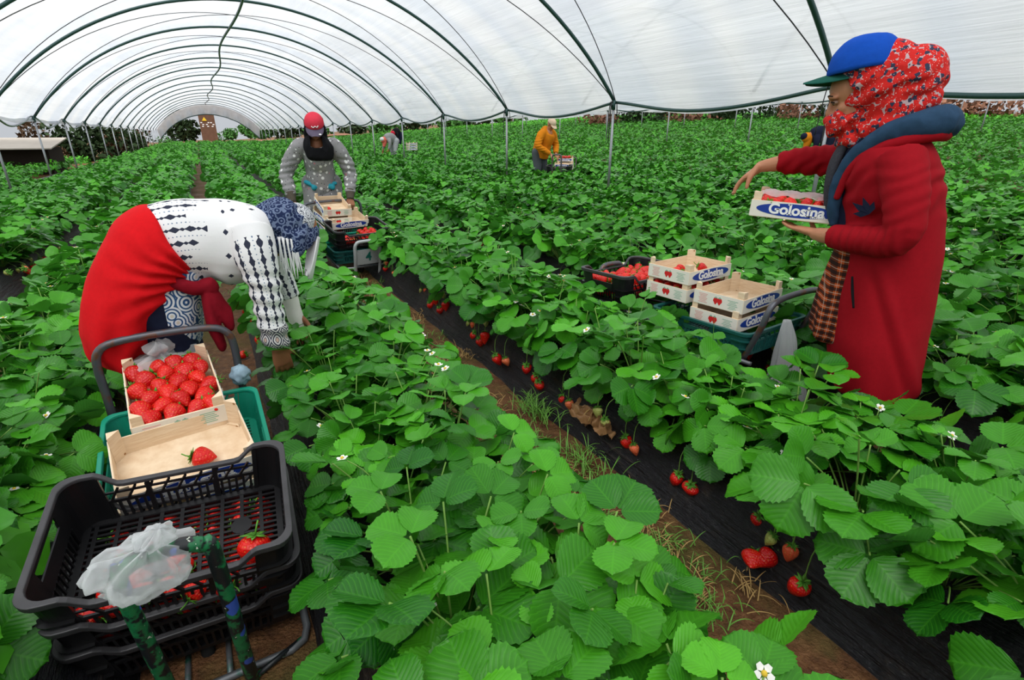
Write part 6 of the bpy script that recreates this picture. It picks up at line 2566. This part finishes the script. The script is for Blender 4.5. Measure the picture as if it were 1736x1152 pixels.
# ------------------------------------------------------------------ weeds, dry leaves, background
def blade(mb, p, d, ln, w, droop):
    p, d = v3(*p), nrm(v3(*d))
    s = nrm(np.cross(d, (0, 0, 1.0)) + v3(1e-6, 0, 0))
    P = []
    n = 6
    for i in range(n + 1):
        t = i / n
        c = p + d * ln * t + v3(d[0], d[1], 0) * droop * ln * t * t - v3(0, 0, droop * ln * t ** 3)
        hw = w * (1 - t ** 2.2) * 0.5 + 0.0004
        P.append((c - s * hw, c + s * hw))
    V = [q for a in P for q in a]
    V += [tuple(np.array(q) - v3(0.0006, 0.0006, 0)) for q in V]
    m = 2 * (n + 1)
    F = []
    for i in range(n):
        a = 2 * i
        F += [(a, a + 1, a + 3, a + 2), (m + a, m + a + 2, m + a + 3, m + a + 1)]
    mb.add(V, F)


def tall_weed(x, y, z, label, n, ln, w, seed, lean=0.25, az0=None):
    rg = np.random.default_rng(seed)
    b = MB()
    for k in range(n):
        a = rg.uniform(0, 6.28) if az0 is None else az0 + rg.uniform(-0.6, 0.6)
        e = lean * rg.uniform(0.4, 1.2)
        blade(b, (x + rg.uniform(-0.02, 0.02), y + rg.uniform(-0.02, 0.02), z), (math.cos(a) * e, math.sin(a) * e, 1), ln * rg.uniform(0.6, 1.0), w, rg.uniform(0.05, 0.35))
    tag(b.build('grass_weed', MT['grass']), label, 'weed', 'tall grass weeds')


tall_weed(1.72, 3.05, 0.20, 'tuft of tall grass sticking up from the bed beyond the dirt path', 12, 0.52, 0.012, 1, 0.22)
tall_weed(1.86, 1.43, 0.18, 'two tall grass blades in front of the printed wooden boxes', 3, 0.58, 0.018, 5, 0.12)
tall_weed(0.86, 1.02, 0.12, 'bright single grass blade at the path edge of the near bed', 2, 0.30, 0.014, 8, 0.35, 1.2)
tall_weed(2.86, 1.10, 0.20, 'bending grass blades beside the back of the red coat', 7, 0.52, 0.013, 12, 0.40)
tall_weed(4.2, 5.2, 0.2, 'grass tuft in the second bed behind the woman in red', 8, 0.42, 0.012, 14, 0.3)
tall_weed(6.5, 7.2, 0.05, 'grass tuft at the foot of the second right-hand post', 12, 0.42, 0.012, 17, 0.45)

# grass and moss in the dirt path
b, bd = MB(), MB()
rg = np.random.default_rng(77)
for k in range(170):
    cx = 1.05 + rg.normal() * 0.12
    cy = 0.75 + 5.2 * rg.random() ** 1.5
    if not 0.80 < cx < 1.34:
        continue
    dry = rg.random() < 0.35
    dense = int(rg.integers(8, 26))
    for q in range(dense):
        a = rg.uniform(0, 6.28)
        e = rg.uniform(0.3, 1.6 if dry else 0.9)
        blade(bd if dry else b, (cx + rg.normal() * 0.035, cy + rg.normal() * 0.045, 0.0), (math.cos(a) * e, math.sin(a) * e, 1), rg.uniform(0.03, 0.085), 0.0028, rg.uniform(0.1, 0.7))
for k in range(40):
    cx, cy = -0.18 + rg.normal() * 0.12, 2.9 + 7 * rg.random()
    for q in range(14):
        a = rg.uniform(0, 6.28)
        blade(b, (cx + rg.normal() * 0.04, cy + rg.normal() * 0.05, 0.0), (math.cos(a) * 0.7, math.sin(a) * 0.7, 1), rg.uniform(0.03, 0.09), 0.003, rg.uniform(0.1, 0.7))
for k in range(230):       # the two denser tufts on the mulch edge
    a = rg.uniform(0, 6.28)
    c = (1.27, 2.02) if k < 130 else (1.20, 1.55)
    blade(b, (c[0] + rg.normal() * 0.045, c[1] + rg.normal() * 0.07, 0.01), (math.cos(a) * 0.6, math.sin(a) * 0.6, 1), rg.uniform(0.05, 0.14), 0.003, rg.uniform(0.1, 0.6))
tag(b.build('grass', MT['grass']), 'short green grass growing along the dirt path', 'grass', kind='stuff')
tag(bd.build('dry_grass', MT['straw']), 'withered straw coloured grass scattered on the dirt path', 'grass', kind='stuff')

# withered plant on the black mulch
rg = np.random.default_rng(5)
Vs, Qs, Us, Ts = [], [], [], []
off = 0
for k in range(11):
    lv, lq, lu = leaflet(18, 4, rg.uniform(0.07, 0.10), rg.uniform(0.028, 0.042), rg, True)
    lv[:, 2] += 0.012 * np.sin(lv[:, 0] * 120 + k) + 0.010 * np.sin(lv[:, 1] * 160 + k)
    az = rg.uniform(2.2, 5.6)
    B = basis((math.cos(az), math.sin(az), -0.35), (rg.normal() * 0.5 - 0.4, rg.normal() * 0.5, 1))
    lv = lv @ B.T + v3(1.40 + rg.normal() * 0.035, 1.70 + rg.normal() * 0.075, 0.10 + rg.uniform(0.01, 0.05))
    Vs.append(lv)
    Qs.append(lq + off)
    Us.append(lu)
    Ts.append(np.full(len(lv), rg.random()))
    off += len(lv)
o = put('withered_plant', leaf_mesh('withered_plant', np.concatenate(Vs), np.concatenate(Qs), np.concatenate(Us), np.concatenate(Ts), MT['dryleaf']))
tag(o, 'withered tan strawberry leaves lying on the black mulch', 'dead plant')
b = MB()
for k in range(7):
    a = rg.uniform(2.2, 5.6)
    b.tube([(1.42, 1.72, 0.13), (1.41 + 0.04 * math.cos(a), 1.71 + 0.05 * math.sin(a), 0.15), (1.40 + 0.07 * math.cos(a), 1.70 + 0.10 * math.sin(a), 0.12)], 0.0022, 5, 3)
b.build('dry_stalks', MT['straw'], o)

# broad-leaved weed beside it
b = []
Vs, Qs, Us, Ts = [], [], [], []
off = 0
for k in range(16):
    lv, lq, lu = leaflet(12, 4, 0.085 + 0.025 * rg.random(), 0.020, rg, False)
    az = k * 2.4
    el = 0.25 + 0.85 * k / 16
    B = basis((math.cos(az) * math.cos(el), math.sin(az) * math.cos(el), math.sin(el)), (0, 0, 1))
    lv = lv @ B.T + v3(1.46, 1.74, 0.27 + 0.012 * k)
    Vs.append(lv)
    Qs.append(lq + off)
    Us.append(lu)
    Ts.append(np.full(len(lv), 0.4 + 0.5 * rg.random()))
    off += len(lv)
o = put('broadleaf_weed', leaf_mesh('broadleaf_weed', np.concatenate(Vs), np.concatenate(Qs), np.concatenate(Us), np.concatenate(Ts), MT['weedleaf']))
tag(o, 'pale green pointed-leaf weed above the withered leaves', 'weed')
s = MB()
s.tube([(1.46, 1.74, 0.15), (1.46, 1.74, 0.46)], 0.004, 6)
s.build('stem', MT['stem'], o)

# loose strawberries on the ground
berries = [(1.30, 1.05, 0.05, 'two red strawberries'), ]
for k, (x, y, z) in enumerate(((1.395, 0.76, 0.05), (1.36, 0.80, 0.03), (1.42, 0.71, 0.06))):
    o = put('strawberry', BERRY[k])
    o.location = (x, y, z + 0.03)
    o.rotation_euler = (rng.uniform(-0.6, 0.6), 1.2 + 0.3 * k, rng.uniform(0, 6))
    o.scale = (1.1, 1.1, 1.1)
    tag(o, 'large red strawberry of the cluster on the mulch edge, low in the dirt path', 'strawberry', 'cluster of strawberries on the mulch edge')
    put('calyx', CALYX[k], o)
o = put('strawberry', BERRY[3])
o.location = (0.02, 3.55, 0.03)
o.rotation_euler = (1.3, 0.4, 1)
tag(o, 'single strawberry dropped on the path behind the stooping picker', 'strawberry')
put('calyx', CALYX[1], o)


# fruit on the bare mulch between the two left beds
for k, (x, y, z, kind, lab) in enumerate(((-1.62, 6.35, 0.17, 'h', 'orange ripening strawberry on the bare mulch of the second left bed'), (-1.68, 6.15, 0.19, 'g', 'large pale unripe strawberry on the bare mulch of the second left bed'),
                                          (-1.64, 5.35, 0.16, 'r', 'red strawberry on the bare mulch of the second left bed'), (-1.58, 5.15, 0.11, 'g', 'small pale unripe strawberry low on the bare mulch of the second left bed'))):
    me = {'r': BERRY, 'h': BERRY_H, 'g': BERRY_G}[kind]
    o = put('strawberry', me[k % len(me)])
    o.location = (x, y, z + 0.012)
    o.rotation_euler = (1.3, 0.2 * k, 0.9 * k)
    o.scale = (1.4, 1.4, 1.4)
    tag(o, lab, 'strawberry')
    put('calyx', CALYX[k % 3], o)


# background trees, shrubs, shed
def tree(name, label, x, y, h, rw, crown_z, mat, group, n=900, size=0.22, seed=0, trunk=True):
    rg = np.random.default_rng(seed)
    z0 = float(ground_z(x, y)) - 0.1
    t = thing(name, label, 'tree' if 'tree' in name else 'shrub', (x, y, z0), 0, group)
    blobs = [(rg.normal(size=3) * v3(0.38, 0.38, 0.30), rg.uniform(0.35, 0.6)) for _ in range(9)]
    P = []
    while len(P) < n:
        c, r = blobs[int(rg.integers(9))]
        d = nrm(rg.normal(size=3)) * r * rg.uniform(0.75, 1.05)
        P.append(c + d)
    P = np.array(P)
    C = np.stack([P[:, 0] * rw, P[:, 1] * rw, crown_z + P[:, 2] * (h - crown_z) * 1.05], 1)
    C[:, 2] = np.clip(C[:, 2], 0.1, h)
    a = rg.normal(size=(n, 3))
    a /= np.linalg.norm(a, axis=1)[:, None]
    b_ = np.cross(a, rg.normal(size=(n, 3)))
    b_ /= np.linalg.norm(b_, axis=1)[:, None]
    s = size * rg.uniform(0.5, 1.2, n)[:, None]
    V = np.stack([C - a * s, C - b_ * s * 0.6, C + a * s, C + b_ * s * 0.6], 1).reshape(-1, 3)
    Q = np.arange(4 * n).reshape(n, 4)
    put('crown', np_mesh('crown', V, Q, mat, False), t)
    if trunk:
        b = MB()
        b.tube([(0, 0, 0), (0.05 * rw, 0, crown_z * 0.6), (0.1 * rw, 0.05, crown_z)], [0.09 * rw ** 0.5, 0.07 * rw ** 0.5, 0.05], 8, 3)
        for k in range(4):
            a_ = k * 1.7
            b.tube([(0.05 * rw, 0, crown_z * 0.6), (0.4 * rw * math.cos(a_), 0.4 * rw * math.sin(a_), crown_z * 1.1)], [0.05, 0.02], 6)
        b.build('trunk', MT['bark'], t)
    return t


for k, (x, y, h, rw) in enumerate(((-8.6, 44, 2.9, 1.3), (-7.0, 45, 2.6, 1.2), (-5.9, 47, 2.8, 1.3), (-5.6, 51, 2.5, 1.1), (-5.9, 56, 2.9, 1.4), (-5.5, 62, 2.8, 1.3), (-6.2, 70, 3.0, 1.6))):
    tree('dark_tree', 'dark tree under the left film edge, %s counting from the shed' % ORD[k].replace('nearest', 'first'), x, y, h, rw, 1.1, MT['treeleaf' if k % 3 else 'brownleaf'], 'dark trees behind the left-hand posts', 800, 0.20, 20 + k)
tree('dark_tree', 'large dark tree seen through the left of the tunnel opening', -1.7, 86, 4.6, 1.9, 2.0, MT['treeleaf'], None, 1500, 0.28, 41)
tree('pale_shrub', 'bright green shrub at the foot of the far tunnel opening', 4.0, 90, 2.0, 1.5, 0.9, MT['brightleaf'], None, 1000, 0.18, 42, False)
tree('pale_shrub', 'low shrub beside the left corner of the tunnel opening', -3.2, 78, 1.4, 0.9, 0.6, MT['brightleaf'], None, 500, 0.12, 43, False)
for k in range(9):
    x, y = 8.5 + 4.2 * k, 96 - 2.5 * k
    tree('hedge_tree', 'tree of the far hedge, %s to the right of the tunnel opening' % ORD[k].replace('nearest', 'first'), x, y, 2.8 + 0.5 * (k % 3), 2.9, 1.2, MT['treeleaf' if k % 2 else 'brightleaf'], 'far hedge behind the field', 700, 0.36, 60 + k)
for k in range(13):
    a = math.radians(38 + 2.9 * k)
    r = 47 - 0.4 * k + (k % 3)
    x, y = r * math.sin(a), r * math.cos(a)
    tree('weedy_shrub', '%s tall weed clump on the field edge, counting towards the woman in red' % ORD[k].replace('nearest', 'first'), x, y, 1.9 + 0.8 * ((k * 5) % 4) / 3, 1.7 + 0.5 * (k % 2), 0.8,
         MT['rust' if k % 3 == 0 or k > 9 else 'treeleaf'], 'weed clumps on the field edge', 520, 0.20, 80 + k, False)
# shed at the far left
t = thing('shed', 'low shed with a pale sheet roof beyond the left-hand posts', 'shed', (-8.6, 33.5, float(ground_z(-8.6, 33))))
b = MB()
b.box((0, 0, 0.55), (5.2, 3, 1.1))
b.build('wall', MT['shed_dark'], t, False)
b = MB()
b.box((0, -0.4, 1.30), (5.8, 4.0, 0.05), rotm((1, 0, 0), 0.10))
b.build('roof', MT['shed_roof'], t, False)
# brown plank hut in the far opening with a yellow warning triangle
t = thing('plank_hut', 'tall brown plank hut in the middle of the far tunnel opening', 'hut', (1.3, 82, 0.0))
b = MB()
b.box((0, 0, 2.2), (1.75, 2.0, 4.4))
b.build('wall', MT['brownwall'], t, False)
b = MB()
for k in range(9):
    b.box(((k % 3 - 1) * 0.55 + 0.15 * math.sin(k * 3), -1.012, 2.1 + 0.22 * (k // 3)), (0.20, 0.02, 0.11))
b.build('pale_panels', MT['white_cloth'], t, False)
b = MB()
slab([(-0.55, 2.75), (0.0, 2.75), (-0.27, 3.2)], -1.02, 0.03, b)
b.build('warning_sign', MT['yellow'], t, False)
b = MB()
V = []
for i in range(9):
    for j in range(5):
        V.append((-9 + 3.5 * i, 76 + 3 * j, 0.25 + 0.12 * math.sin(i * 2.1 + j) + float(ground_z(-9 + 3.5 * i, 76))))
b.add(V, [(i * 5 + j, i * 5 + j + 5, i * 5 + j + 6, i * 5 + j + 1) for i in range(8) for j in range(4)])
struct(b.build('ground_far_bank', MT['earth']), 'strip of bare earth at the far end of the tunnel')
